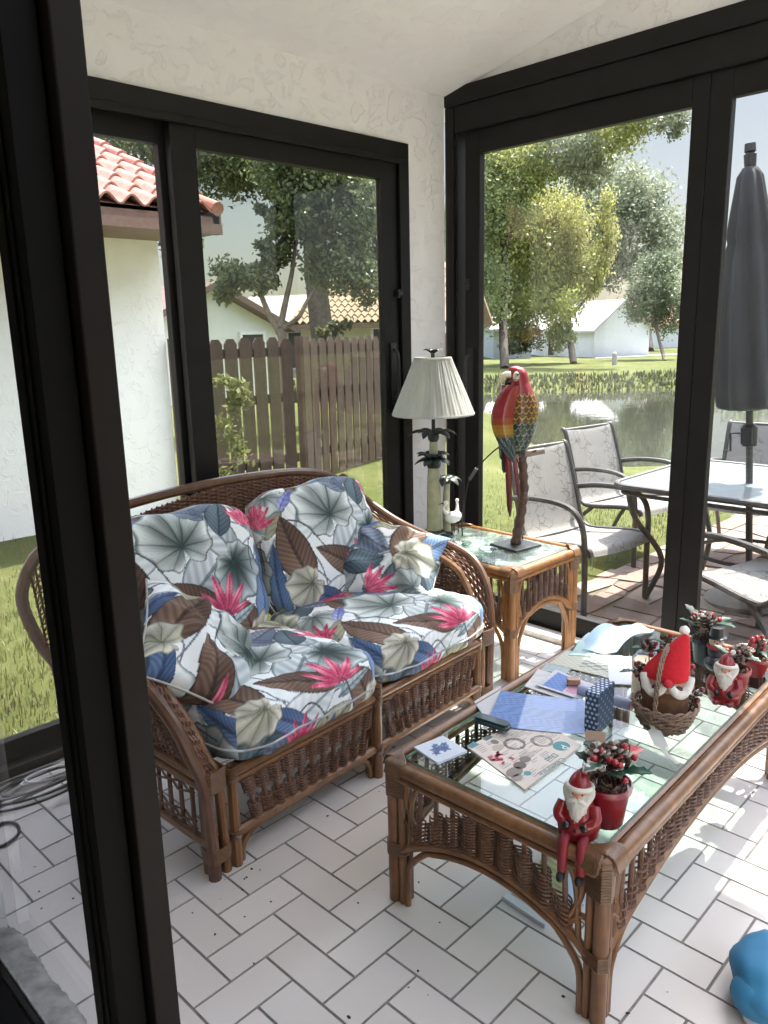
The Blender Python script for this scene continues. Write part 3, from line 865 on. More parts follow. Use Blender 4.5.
# path in front of the barn and a small white post
b = MB(); P = []
for px in np.linspace(590, 700, 14):
    a = ground_at(px, 67 + (px-590)*0.06); c = ground_at(px, 68.5 + (px-590)*0.06); P.append([a+[0, 0, .03], c+[0, 0, .03]])
b.slab(np.array(P), 0.06); struct(b.build('path', simple('pale_path', (0.48, 0.46, 0.43), 0.9), smooth=0))
G0 = ground_at(608, 54); b = MB(); b.lathe([(.15, 0), (.16, .5), (.13, .75), (.02, .85)], 10, tuple(G0))
tag(b.build('utility_post', M['concrete']), 'short grey utility post on the far lawn', 'post')

# ---- beyond the fence: gabled house, tiled house, forked tree, big canopy
def on(px, py, D): return at(px, py, D)
M['stucco_far'] = simple('white_far_stucco', (0.66, 0.65, 0.62), 0.85, 0, 0.05, 3)
M['cream_far'] = simple('cream_far_stucco', (0.60, 0.58, 0.40), 0.85, 0, 0.05, 3)
M['roof_tan'] = simple('tan_roof_tiles', (0.26, 0.185, 0.12), 0.8, 0, 0.3, 12)
M['roof_mauve'] = simple('mauve_grey_roof', (0.30, 0.25, 0.25), 0.8, 0, 0.15, 6)
A0 = at(140, 405, 18.0); A0[2] = -0.3; B0 = at(283, 405, 21.5); B0[2] = -0.3
Ln = np.linalg.norm((B0-A0)[:2])
house('gabled_house', 'white gabled house with a dark window behind the fence', A0, B0, 8, 1.93, 0.95, M['stucco_far'], simple('brown_roof_edge', (0.13, 0.08, 0.07), 0.8), 0.3, wins=(('w', Ln*.70, Ln*.86, 1.25, 1.78), ('w', 0.15, 0.5, 1.5, 1.95)))
A0 = at(236, 405, 33); A0[2] = -0.3; B0 = at(316, 405, 32); B0[2] = -0.3
house('mauve_roof_house', 'pink walled house under a mauve roof beyond the fence', A0, B0, 5, 1.95, 1.25, simple('pink_stucco', (0.58, 0.50, 0.44), 0.85), M['roof_mauve'], 0.3, gable_front=False, wins=(('d', 2.55, 3.2, 0.4, 1.8),))
A0 = at(304, 405, 27); A0[2] = -0.3; B0 = at(440, 405, 25.5); B0[2] = -0.3
th_ = house('tiled_house', 'cream house under a tan barrel-tile roof beyond the fence', A0, B0, 7, 2.05, 1.75, M['cream_far'], M['roof_tan'], 0.35, gable_front=False, wins=(('w', 2.6, 3.3, 0.7, 1.85),))
# barrel tiles of its front slope
b = MB()
LnT = np.linalg.norm((B0-A0)[:2])
rz_ = 1.75/3.5
for r in range(11):
    for k in range(int(LnT/0.24)+1):
        ya = -0.38 + r*0.36; x = k*0.24-.2
        za = 2.05 + rz_*ya + .21
        P = [[(x+q*.24, ya+t*.38, za + rz_*t*.38 + (0.05 if t == 0 else 0.01) + 0.05*math.cos(q*2*PI)) for q in np.linspace(0, 1, 6)] for t in (0, 1)]
        b.slab(np.array(P), 0.02)
b.build('roof_tiles', M['roof_tan'], th_, smooth=40)
G0 = at(282, 405, 12.5); G0[2] = GZ
tree('forked_tree', 'small tree with forked grey trunk just behind the fence', G0,
     [([G0, at(283, 345, 12.5), at(279, 330, 12.5)], .085, .07), ([at(279, 332, 12.5), at(268, 312, 12.5), at(258, 285, 12.5), at(255, 262, 12.5)], .055, .028), ([at(280, 328, 12.5), at(286, 300, 12.5), at(292, 272, 12.5), at(296, 240, 12.5)], .055, .025), ([at(281, 330, 12.5), at(298, 318, 12.5), at(308, 300, 12.5), at(322, 280, 12.6)], .045, .02)],
     [blob(240, 275, 12.3, 26, 14, 0), blob(222, 290, 12.3, 14, 10, 0), blob(270, 250, 12.3, 14, 20, 0), blob(290, 225, 12.3, 24, 30, 0), blob(335, 265, 12.6, 32, 22, 0), blob(350, 230, 12.6, 28, 22, 0), blob(262, 285, 12.4, 18, 10, 0), blob(300, 190, 12.6, 34, 26, 0), blob(368, 280, 12.7, 16, 24, 0), blob(345, 200, 12.7, 40, 24, 0), blob(300, 165, 12.8, 50, 20, 0), blob(265, 215, 12.4, 10, 14, 0)],
     24000, 0.045, [(0.14, 0.17, 0.07)], 0.2, 21, group='trees beyond the fence', shell=0.2)
G0 = at(330, 405, 24); G0[2] = GZ
tree('oak_tree', 'tall dense oak rising behind the tiled house', G0,
     [([G0, at(318, 300, 24), at(312, 240, 24), at(305, 180, 24)], .38, .24), ([at(312, 250, 24), at(350, 200, 24), at(380, 170, 24)], .2, .08), ([at(310, 215, 24), at(270, 170, 24), at(230, 150, 24)], .2, .08)],
     [blob(230, 165, 24, 46, 24, 0), blob(290, 165, 24, 40, 36, 1), blob(345, 180, 24, 40, 36, 0), blob(385, 200, 24, 36, 50, 1), blob(390, 260, 24, 26, 40, 0), blob(310, 140, 24, 60, 24, 0), blob(330, 215, 24, 30, 20, 0), blob(205, 150, 24.5, 30, 20, 1), blob(230, 120, 24, 60, 30, 0)],
     44000, 0.075, [(0.155, 0.18, 0.07), (0.125, 0.15, 0.055)], 0.2, 22, 'bark_dark', group='trees beyond the fence')
G0 = at(130, 405, 30); G0[2] = GZ
tree('oak_tree', 'green oak crown showing above the red clay tile roof', G0, [([G0, at(130, 250, 30), at(140, 160, 30)], .4, .2)],
     [blob(120, 125, 30, 50, 28, 0), blob(170, 165, 30, 26, 34, 0), blob(175, 235, 31, 20, 26, 0), blob(60, 140, 30, 40, 40, 0)], 9000, 0.12, [(0.16, 0.19, 0.07)], 0.1, 23, group='trees beyond the fence')
G0 = at(345, 405, 9.5); G0[2] = GZ
for nm, lb, px, py, D, rx, ry, cs, sd in (('shrub', 'dark shrub topping the fence before the cream house', 345, 330, 14, 14, 8, [(0.05, 0.065, 0.03)], 31), ('shrub', 'olive shrub beside the forked tree trunk', 322, 335, 13.4, 7, 13, [(0.16, 0.17, 0.07)], 32), ('shrub', 'leafy yellow-green shrub in front of the fence', 228, 400, 6.6, 18, 26, [(0.22, 0.23, 0.09)], 33)):
    b = MB(); q = blob(px, py, D, rx, ry, 0)
    P0 = np.array(q[:3]); gz = GZ
    leafcloud(b, [q, (P0[0], P0[1], (P0[2]+gz)/2, q[3]*.7, q[3]*.7, max(0.15, (P0[2]-gz)/2), 0)], 700, 0.05 if D > 10 else 0.03, cs, 0, sd)
    tag(b.build(nm, M['foliage'], None, smooth=0, colors=True), lb, 'shrub', 'shrubs by the fence')

# ------------------------------------------------------------------ patio furniture
M['sling_frame'] = simple('bronze_patio_metal', (0.055, 0.050, 0.046), 0.5)
def sling_mat():
    mt, nt, b, L = new_mat('printed_sling_mesh')
    v = coords(nt, (1, 1, 1))
    vo = nt.nodes.new('ShaderNodeTexVoronoi'); vo.feature = 'DISTANCE_TO_EDGE'; vo.inputs['Scale'].default_value = 15
    nz = nt.nodes.new('ShaderNodeTexNoise'); nz.inputs['Scale'].default_value = 9
    L.new(v, nz.inputs['Vector'])
    mx = nt.nodes.new('ShaderNodeMix'); mx.data_type = 'VECTOR'; mx.inputs[0].default_value = 0.10
    L.new(v, mx.inputs[4]); L.new(nz.outputs['Color'], mx.inputs[5]); L.new(mx.outputs[1], vo.inputs['Vector'])
    msk = ramp(nt, noise(nt, v, 7, 2), [(0.42, (0, 0, 0)), (0.55, (1, 1, 1))])
    ln = ramp(nt, vo.outputs['Distance'], [(0.0, (1, 1, 1)), (0.05, (0, 0, 0))])
    mu = nt.nodes.new('ShaderNodeMath'); mu.operation = 'MULTIPLY'; L.new(msk, mu.inputs[0]); L.new(ln, mu.inputs[1])
    L.new(ramp(nt, mu.outputs[0], [(0.0, (0.33, 0.32, 0.30)), (0.8, (0.12, 0.117, 0.108))]), b.inputs['Base Color'])
    b.inputs['Roughness'].default_value = 0.8
    tr = nt.nodes.new('ShaderNodeBsdfTranslucent'); tr.inputs[0].default_value = (0.34, 0.33, 0.31, 1)
    ms = nt.nodes.new('ShaderNodeMixShader'); ms.inputs[0].default_value = 0.3
    L.new(b.outputs[0], ms.inputs[1]); L.new(tr.outputs[0], ms.inputs[2]); L.new(ms.outputs[0], nt.nodes['Material Output'].inputs[0])
    return mt
M['sling'] = sling_mat()
def patio_chair(label):
    t = thing('patio_chair', label, 'chair', group='sling chairs around the patio table')
    prof = spline([(0.30, 0.355), (0.27, 0.395), (0.15, 0.395), (-0.10, 0.362), (-0.19, 0.372), (-0.235, 0.43), (-0.285, 0.61), (-0.345, 0.80), (-0.375, 0.875), (-0.40, 0.882)], 5)
    b = MB()
    P = np.array([[(x, y, z - 0.012*math.cos(y/0.25*PI/2)) for y in np.linspace(-0.25, 0.25, 9)] for x, z in prof])
    b.slab(P, 0.006); b.build('sling', M['sling'], t, smooth=60)
    for s in (-1, 1):
        b = MB(); y = 0.265*s
        b.tube([(x, y, z) for x, z in prof], 0.016, 8); b.build('side_rail', M['sling_frame'], t)
        b = MB()
        b.tube(spline([(0.27, y*1.06, 0.0), (0.265, y*1.06, 0.30), (0.255, y*1.10, 0.50), (0.20, y*1.14, 0.60), (0.08, y*1.16, 0.635), (-0.12, y*1.14, 0.63), (-0.30, y*1.06, 0.60)], 6), 0.017, 8)
        b.build('front_leg_and_arm', M['sling_frame'], t)
        b = MB(); b.tube(spline([(-0.36, y*1.04, 0.0), (-0.24, y*1.04, 0.22), (-0.10, y*1.0, 0.36)], 5), 0.015, 8); b.build('rear_leg', M['sling_frame'], t)
    b = MB(); b.tube([(0.22, -.265, 0.375), (0.22, .265, 0.375)], 0.012); b.tube([(-.18, -.265, 0.36), (-.18, .265, 0.36)], 0.012); b.tube([(-.385, -.26, .876), (-.385, .26, .876)], 0.012)
    b.build('cross_bar', M['sling_frame'], t)
    return t
ch = patio_chair('sling patio chair nearest the window, behind the parrot')
ch.location = (2.92, 0.80, GZ); ch.rotation_euler = (0, 0, math.radians(-99))
for lb, x, y, a in (('sling patio chair second from the window, beside the far table corner', 3.98, 1.06, -98), ('sling patio chair with its back to the window, near corner of the patio table', 2.72, -0.36, 70), ('sling patio chair facing the window from across the patio table', 4.50, 0.40, 188)):
    c = copy_tree(ch); c['label'] = lb; c.location = (x, y, GZ); c.rotation_euler = (0, 0, math.radians(a))
# table
t = thing('patio_table', 'glass topped patio table with dark metal frame under the umbrella', 'table', (3.52, 0.03, GZ), 0)
b = MB(); hx, hy = 0.56, 0.62
n = 40
def rr(hx, hy, r, n=6):
    out = []
    for cx, cy, a0 in ((hx-r, hy-r, 0), (-hx+r, hy-r, PI/2), (-hx+r, -hy+r, PI), (hx-r, -hy+r, 1.5*PI)):
        for k in range(n+1):
            a = a0 + k*PI/2/n; out.append((cx+r*math.cos(a), cy+r*math.sin(a)))
    return out
b.prism(rr(hx-.02, hy-.02, .1), 0.70, 0.708); b.build('glass_top', simple('frosted_patio_glass', (0.19, 0.22, 0.22), 0.12, 0, 0.05, 20), t, smooth=30)
b = MB(); o1 = rr(hx, hy, .12); b.tube([(x, y, 0.70) for x, y in o1], 0.018, 8, closed=True); b.tube([(x, y, 0.655) for x, y in rr(hx-.03, hy-.03, .1)], 0.012, 6, closed=True); b.build('rim', M['sling_frame'], t)
for sx in (-1, 1):
    for sy in (-1, 1):
        b = MB(); b.tube(spline([(sx*.49, sy*.54, .68), (sx*.46, sy*.50, .5), (sx*.34, sy*.38, .25), (sx*.40, sy*.44, 0)], 5), 0.017); b.build('leg', M['sling_frame'], t)
b = MB(); b.tube([(math.cos(a)*.3, math.sin(a)*.3, .28) for a in np.linspace(0, 2*PI, 24)[:-1]], 0.012, 6, closed=True); b.build('stretcher', M['sling_frame'], t)
# umbrella
M['canopy'] = simple('dark_umbrella_cloth', (0.040, 0.040, 0.042), 0.9, 0, 0.15, 3)
t = thing('patio_umbrella', 'closed dark patio umbrella standing through the glass table', 'umbrella', (3.46, -0.01, GZ), 0)
t.rotation_euler = (math.radians(-4.4), 0, 0)
b = MB(); b.lathe([(0.019, 0.05), (0.019, 2.42)], 10); b.build('pole', M['sling_frame'], t)
b = MB(); b.lathe([(0.012, 2.41), (0.030, 2.43), (0.033, 2.49), (0.022, 2.50), (0.030, 2.505), (0.028, 2.545), (0.010, 2.55)], 12); b.build('finial', M['dark'], t)
b = MB()
def pl(a, z): return 1 + 0.14*np.sin(8*a+z*1.5) + 0.05*np.sin(3*a+z*4)
b.lathe([(0.035, 2.425), (0.060, 2.38), (0.085, 2.22), (0.105, 2.08), (0.098, 2.04), (0.125, 1.95), (0.150, 1.65), (0.165, 1.40), (0.175, 1.22), (0.165, 1.15), (0.10, 1.13), (0.03, 1.16)], 96, rfun=pl, cap=True); b.build('canopy', M['canopy'], t, smooth=70)
b = MB(); b.lathe([(0.02, 0.92), (0.04, 0.925), (0.045, 1.03), (0.03, 1.05), (0.02, 1.05)], 12); b.box((-.05, -.03, .94), (.02, .03, 1.03)); b.build('crank_housing', M['dark'], t)
b = MB(); b.tube([(-.03, .04, 1.0), (-.04, .09, 1.0), (-.04, .09, 0.90), (-.04, .13, 0.90)], 0.006, 6); b.build('crank_handle', M['dark'], t)
b = MB(); b.lathe([(0.24, 0.0), (0.25, 0.03), (0.22, 0.055), (0.06, 0.07), (0.035, 0.20), (0.02, 0.21)], 24); b.build('base', simple('grey_umbrella_base', (0.16, 0.155, 0.15), 0.7), t)

# tall palm beside the patio, its fronds dapple the far end of the room
PB = np.array([5.0, -1.55, GZ])
pm = thing('palm_tree', 'slender palm beside the patio with arching fronds', 'tree', tuple(PB))
b = MB(); P = spline([(0, 0, 0), (-.12, .10, 1.3), (-.55, .42, 2.9), (-1.05, .85, 4.4)], 8); b.tube(P, np.linspace(.11, .07, len(P)), 10); b.build('trunk', M['bark'], pm)
for k in range(8):
    a = k*2*PI/8+.2*math.sin(k*5); b = MB(); L_ = random.uniform(1.5, 1.9)
    top = np.array([-1.05, .85, 4.4]); sp = []
    for u in np.linspace(0, 1, 16): sp.append(top+np.array([math.cos(a)*L_*u, math.sin(a)*L_*u, .75*math.sin(u*PI*.62)-.95*u*u+.15*(k % 3)*u]))
    sp = np.array(sp); b.tube(sp, np.linspace(.014, .004, 16), 6, col=(0.15, 0.19, 0.06))
    sd = np.array([-math.sin(a), math.cos(a), 0]); fw = np.array([math.cos(a), math.sin(a), 0])
    for i in range(2, 16):
        for s in (-1, 1):
            for h in (0, .5):
                if i == 15 and h: continue
                c = sp[i]*(1-h)+sp[min(15, i+1)]*h; ll = .42*math.sin(PI*(.12+.80*(i+h)/15.5))
                d = sd*s*.82+fw*.45+np.array([0, 0, -.28]); e = c+d*ll; w = fw*.012
                b.add([c-w, c+w, (c+e)/2+w*1.1+np.array([0, 0, .02]), (c+e)/2-w*1.1+np.array([0, 0, .02]), e], [(0, 1, 2, 3), (3, 2, 4)], (0.15, 0.20, 0.055))
    b.build('frond', M['foliage'], pm, smooth=0, colors=True)

# ================================================================== PRINTED FABRIC (colour computed per vertex)
def lin(c):
    c = np.asarray(c, float)/255.0
    return np.where(c <= 0.04045, c/12.92, ((c+0.055)/1.055)**2.4)
def make_print(N=620):
    g = (np.arange(N)+0.5)/N
    U, V = np.meshgrid(g, g, indexing='xy')
    T = np.ones((N, N, 3))*np.array([210, 215, 223.0])
    def loc(cx, cy, rot, s):
        dx = (U-cx+.5) % 1-.5; dy = (V-cy+.5) % 1-.5
        c, k = math.cos(rot), math.sin(rot)
        return (dx*c+dy*k)/s, (-dx*k+dy*c)/s
    def put(mask, col):
        T[mask] = col[mask]
    def leaf(cx, cy, rot, s, w, c0, c1, dark, freq=60, slant=0.9, asym=0.0, rag=0.0):
        p, q = loc(cx, cy, math.radians(rot), s); p = p+0.5
        pp = np.clip(p, 0, 1)
        q = q - asym*np.sin(pp*PI)
        W = w*np.sin(PI*pp**0.8)**0.8*(1+rag*np.sin(p*40)*np.sign(q))
        ins = (p > 0) & (p < 1) & (np.abs(q) < W)
        e = np.abs(q)/(W+1e-6)
        st = 0.5+0.5*np.sin(freq*(p-slant*np.abs(q)))
        f = np.clip(0.22+0.42*st*(1-0.3*e)+0.30*(q > 0)-0.1+0.22*np.sin(5*p+cx*7)*np.cos(6*q), 0, 1)[..., None]
        col = np.array(c0)*(1-f)+np.array(c1)*f
        k = np.exp(-((np.abs(q)-0.010)/0.010)**2)[..., None]*0.7
        col = col*(1-k)+np.array(dark)*k
        k = (np.clip((e-0.84)/0.16, 0, 1)**1.3*0.85)[..., None]
        col = col*(1-k)+np.array(dark)*k
        put(ins, col)
    def caladium(cx, cy, rot, s, cin, cout, dark, nv=11, lobes=5):
        p, q = loc(cx, cy, math.radians(rot), s)
        r = np.hypot(p, q); a = np.arctan2(q, p)
        R = 0.46*(1-0.25*np.cos(a)*-1.0)*(1-0.55*np.exp(-((np.abs(a)-PI)/0.35)**2))*(1+0.06*np.sin(a*lobes*2+1))
        R = R*(0.80+0.35*np.cos(a/2)**2)
        ins = r < R
        e = r/R
        vein = np.abs(np.sin(a*nv/2))
        v1 = np.exp(-(vein*np.maximum(e, .05)*3.0)**2*14)+0.35*np.exp(-(np.abs(np.sin(a*nv*2.5+6*e))*e*4)**2*4)
        f = np.clip(e*1.15-0.12, 0, 1)[..., None]
        col = np.array(cin)*(1-f)+np.array(cout)*f
        sh = (0.5+0.5*np.sin(a*nv+2*e))[..., None]*0.10+(0.5+0.5*np.sin(3*a+5*e+cx*9))[..., None]*0.16
        col = col*(1-sh)
        k = np.clip(v1*0.8*(1-0.45*e), 0, 1)[..., None]
        col = col*(1-k)+np.array(dark)*k
        k = (np.clip((e-0.90)/0.10, 0, 1)*0.85)[..., None]
        col = col*(1-k)+np.array(dark)*k
        put(ins, col)
    def flower(cx, cy, rot, s, n=6, spread=150):
        for i in range(n):
            a = rot-spread/2+spread*i/(n-1); L = s*(0.62+0.28*math.cos(math.radians(a-rot)))
            ra = math.radians(a)
            leaf(cx+math.cos(ra)*L*.5, cy+math.sin(ra)*L*.5, a, L, 0.105+.02*(i % 2), (166, 60, 92), (228, 146, 164), (128, 40, 66), 13, 0.5)
        leaf(cx+0.02, cy-s*.1, rot+80, s*.55, .12, (96, 120, 128), (170, 186, 186), (70, 80, 86), 30)
    def stem(x0, y0, x1, y1, c, wd=0.006, bend=0.06):
        for t in np.linspace(0, 1, 70):
            x = x0+(x1-x0)*t; y = y0+(y1-y0)*t+bend*math.sin(PI*t)
            dx = (U-x+.5) % 1-.5; dy = (V-y+.5) % 1-.5
            mk = dx*dx+dy*dy < wd*wd
            T[mk] = c
    BR = ((78, 62, 54), (138, 116, 102), (46, 38, 36)); BL = ((66, 86, 118), (128, 152, 184), (48, 58, 80))
    TE = ((64, 78, 88), (112, 128, 136), (40, 50, 58)); SL = ((84, 94, 112), (140, 150, 166), (56, 62, 76)); OL = ((120, 120, 104), (176, 174, 154), (74, 72, 62))
    for q in ((.05, .95, .35, .7), (.3, .05, .2, .5), (.6, .98, .95, .75), (.0, .45, .3, .25), (.5, .2, .85, .1), (.75, .35, 1.02, .6)):
        stem(*q, (104, 108, 122), 0.005)
    PL = ((182, 190, 192), (236, 240, 242), (84, 96, 100)); GY = ((132, 142, 146), (208, 214, 216), (62, 72, 78))
    for x, y, r_, s_, w_, c_ in ((.20, .74, 60, .44, .30, PL), (.55, .50, 35, .46, .30, GY), (.82, .86, 150, .42, .30, PL), (.02, .22, 80, .44, .28, GY), (.38, .18, 20, .40, .30, PL), (.66, .70, 120, .40, .28, GY), (.90, .52, 40, .38, .30, PL), (.36, .86, 10, .40, .28, GY), (.70, .04, 70, .40, .28, PL)):
        leaf(x, y, r_, s_, w_, *c_, 44, .8)
    leaf(.10, .12, 30, .42, .26, *TE, 70); leaf(.30, .04, 160, .40, .22, *SL, 60); leaf(.53, .06, 25, .34, .24, *OL, 50)
    leaf(.94, .92, 100, .34, .26, *TE, 60); leaf(.02, .78, 60, .36, .25, *OL, 52); leaf(.62, .92, 20, .34, .28, *SL, 60)
    leaf(.12, .52, 100, .44, .25, *BR, 80, asym=.05); leaf(.42, .37, 145, .44, .20, *BR, 90); leaf(.78, .14, 115, .42, .26, *BR, 80); leaf(.28, .93, 85, .30, .24, *BR, 70)
    leaf(.95, .33, 82, .54, .16, *BL, 110, 1.3, .05, .05); leaf(.24, .20, 150, .40, .15, *BL, 90, 1.2); leaf(.50, .97, 70, .30, .16, *BL, 90)
    caladium(.42, .66, 100, .46, (104, 116, 112), (232, 238, 238), (52, 66, 66), 11)
    caladium(.71, .52, -60, .36, (36, 52, 50), (206, 214, 216), (50, 64, 66), 13)
    caladium(.16, .30, 200, .27, (150, 150, 132), (216, 214, 200), (84, 84, 76), 11)
    caladium(.86, .03, 40, .30, (160, 160, 140), (222, 222, 208), (92, 92, 80), 11)
    caladium(.06, .93, 250, .28, (120, 130, 126), (214, 220, 222), (70, 82, 84), 11)
    leaf(.73, .80, 65, .28, .30, *TE, 60); leaf(.55, .86, 130, .22, .26, *SL, 50)
    flower(.60, .25, 88, .27); flower(.885, .70, 70, .23, 6, 120); flower(.33, .02, 60, .20, 6, 130)
    leaf(.17, .84, 40, .20, .18, (96, 104, 160), (170, 176, 214), (70, 76, 120), 30); leaf(.70, .22, 20, .26, .12, (110, 126, 132), (190, 200, 200), (70, 80, 86), 40)
    for q in ((.12, .70, .32, .45), (.85, .45, .9, .62), (.35, .2, .5, .1), (.60, .28, .70, .05)):
        stem(*q, (70, 74, 84), 0.0045)
    T = np.clip(126+(T-126)*1.22+10, 8, 246)
    return lin(T)
PRINT = make_print()
def print_at(u, v, size=0.66):
    N = PRINT.shape[0]
    return PRINT[(np.floor(v/size*N).astype(int)) % N, (np.floor(u/size*N).astype(int)) % N]

def cushion(name, label, cat, w, d, h, n, offs, rot, group, crown=0.25, power=7, wr=0.004, seed=0, piping=True, sag=0.0, pinch=0.0, uvrot=0.0, seam=-0.38):
    # rounded upholstered block; local x width, y depth, z thickness (printed face up)
    r = np.random.default_rng(seed)
    ph = r.uniform(0, 6, 12)
    b = MB()
    def face(fx):
        t = np.linspace(-1, 1, n); A, B = np.meshgrid(t, t, indexing='ij')
        return A, B
    def place(X, Y, Z):
        f = (np.abs(X)**power+np.abs(Y)**power+np.abs(Z)**power)**(-1/power)
        x, y, z = X*f, Y*f, Z*f
        cr = 1+crown*(1-x*x)*(1-y*y)-0.10*np.abs(x*y)**3
        pz = z*cr*h/2
        k = 1+pinch*(np.abs(x*y))**2-pinch*0.5
        px, py = x*w/2*k, y*d/2*k
        wv = np.sin(px*21+ph[0]+2*np.sin(py*9+ph[1]))*np.sin(py*17+ph[2])*0.5+np.sin((px*.8+py)*31+ph[3])*0.3+np.sin((px-py*.7)*47+ph[4])*0.2
        edge = np.exp(-((1-np.maximum(np.abs(x), np.abs(y)))/0.25)**2)
        ang = np.arctan2(py, px)
        wv2 = np.sin(ang*23+ph[5])*np.sin(ang*9+ph[6])*edge
        pz = pz + wr*(wv*1.1+wv2*1.6)*np.sign(z+1e-9)*np.abs(z) - sag*(1-x*x)*(1-y*y)*(z > 0)
        px = px + wr*1.2*np.sin(py*30+ph[7])*edge; py = py + wr*1.2*np.sin(px*26+ph[8])*edge
        return px, py, pz
    c, s = math.cos(uvrot), math.sin(uvrot)
    def col(px, py, pz, X, Y, Z):
        u = px + np.sign(X)*(np.abs(X) > .999)*(h/2-pz)*1.0
        v = py + np.sign(Y)*(np.abs(Y) > .999)*(h/2-pz)*1.0
        u, v = u*c-v*s+offs[0], u*s+v*c+offs[1]
        return print_at(u, v)
    t = np.linspace(-1, 1, n); m_ = max(12, int(n*h/max(w, d)*1.2)); tz = np.linspace(-1, 1, m_)
    for sgn in (1, -1):
        A, B = np.meshgrid(t, t, indexing='ij')
        if sgn < 0: A, B = A[::6, ::6] if (n-1) % 6 == 0 else A, B[::6, ::6] if (n-1) % 6 == 0 else B
        Zc = np.full_like(A, sgn); p = place(A, B, Zc)
        b.grid(np.dstack(p), col(*p, A*.99, B*.99, Zc), flip=(sgn < 0))
    for sgn in (1, -1):
        A, B = np.meshgrid(t, tz, indexing='ij'); S = np.full_like(A, sgn)
        p = place(A, S, B); b.grid(np.dstack(p), col(*p, A*.99, S, B), flip=(sgn > 0))
        p = place(S, A, B); b.grid(np.dstack(p), col(*p, S, A*.99, B), flip=(sgn < 0))
    o = b.build(name, M['fabric'], None, smooth=180, colors=True)
    tag(o, label, cat, group)
    if piping:
        for sgn in (1,):
            q = np.linspace(-1, 1, 40)[:-1]; one = np.ones(39)
            zc = seam
            X = np.r_[q, one, -q, -one]; Y = np.r_[-one, q, one, -q]; Z = np.full(len(X), zc)
            p = np.c_[place(X, Y, Z)] if False else np.array(place(X, Y, Z)).T
            nrm = p.copy(); nrm[:, 2] = 0; nrm /= np.linalg.norm(nrm, axis=1)[:, None]
            b2 = MB(); b2.tube(p+nrm*0.001, 0.0036, 6, closed=True, col=None)
            pc = print_at(p[:, 0]*1.0+offs[0]+.2, p[:, 1]+offs[1]+.1); pc = 0.45*pc+0.55*lin((205, 208, 210))
            b2.col = [np.repeat(pc, 6, 0)]
            b2.build('piping', M['fabric'], o, smooth=180, colors=True)
    return o
def throw_pillow(name, label, w, d, h, n, offs, seed, group, uvrot=0.0, fold=0.02):
    r = np.random.default_rng(seed); ph = r.uniform(0, 6, 12)
    b = MB(); t = np.sin(np.linspace(-PI/2, PI/2, n))
    A, B = np.meshgrid(t, t, indexing='ij')
    c, s = math.cos(uvrot), math.sin(uvrot)
    k = 1-0.10*(1-A*A)*B*B-0.10*(1-B*B)*A*A
    X = A*w/2*(1-0.11*(1-A*A)*0-0.10*(1-B*B)*np.abs(A)); Y = B*d/2*(1-0.10*(1-A*A)*np.abs(B))
    prof = ((1-A**2)*(1-B**2))**0.42
    ang = np.arctan2(Y, X); rad = np.hypot(A, B)
    wv = fold*(np.sin(ang*7+ph[0]+3*rad)*np.sin(ang*4+ph[1])*rad + 0.8*np.sin(X*26+ph[2]+3*np.sin(Y*12+ph[3]))*0.6+0.5*np.sin(Y*33+X*15+ph[4])*0.5)*prof**0.7
    for sgn in (1, -1):
        Z = sgn*h/2*prof*(1+0.0*A)+wv*(1 if sgn > 0 else .6)*sgn
        u = X*c-Y*s+offs[0]; v = X*s+Y*c+offs[1]
        b.grid(np.dstack((X, Y, Z)), print_at(u, v), flip=(sgn < 0))
    o = b.build(name, M['fabric'], None, smooth=180, colors=True)
    tag(o, label, 'cushion', group)
    q = np.linspace(-1, 1, 30)[:-1]
    ring = []
    for a, bb in [(x, -1) for x in q]+[(1, x) for x in q]+[(-x, 1) for x in q]+[(-1, -x) for x in q]:
        ring.append((a*w/2*(1-0.10*(1-bb*bb)*abs(a)), bb*d/2*(1-0.10*(1-a*a)*abs(bb)), 0))
    b2 = MB(); b2.tube(np.array(ring), 0.0045, 6, closed=True, col=lin((190, 188, 182))); b2.build('piping', M['fabric'], o, smooth=180, colors=True)
    return o

# ================================================================== WICKER
def weave(b, P, us, rows, r_st, r_wv, amp, nrm, n=4, stake=True, vtop=1.0, vbot=0.0, sn=6, skip=None, jitter=0.0, sub=2):
    # P(u, v) -> point on the panel; stakes at us, weavers at rows (v values) passing in front and behind
    nrm = np.asarray(nrm, float)
    if stake:
        for u in us:
            b.tube([P(u, v) for v in np.linspace(vbot, vtop, 7)], r_st, sn)
    for j, v in enumerate(rows):
        pts = []
        for i, u in enumerate(us):
            s = 1 if (i+j) % 2 == 0 else -1
            jj = random.uniform(-jitter, jitter)
            if i > 0 and sub > 1:
                pts.append(np.asarray(P((u+us[i-1])/2, v+jj), float))
            pts.append(np.asarray(P(u, v+jj), float)+nrm*amp*s)
        b.tube(pts, r_wv, n)
def winding(b, A, B, r, r_w=0.002, turns=10, n=5):
    # cane wound round a pole from A to B
    A = np.asarray(A, float); B = np.asarray(B, float); d = B-A; L = np.linalg.norm(d); d /= L
    a = np.array([0, 0, 1.0]) if abs(d[2]) < .9 else np.array([1.0, 0, 0])
    N = np.cross(d, a); N /= np.linalg.norm(N); Q = np.cross(d, N)
    t = np.linspace(0, 1, turns*12+1)
    pts = A+np.outer(t*L, d)+r*(np.outer(np.cos(2*PI*turns*t), N)+np.outer(np.sin(2*PI*turns*t), Q))
    b.tube(pts, r_w, n)

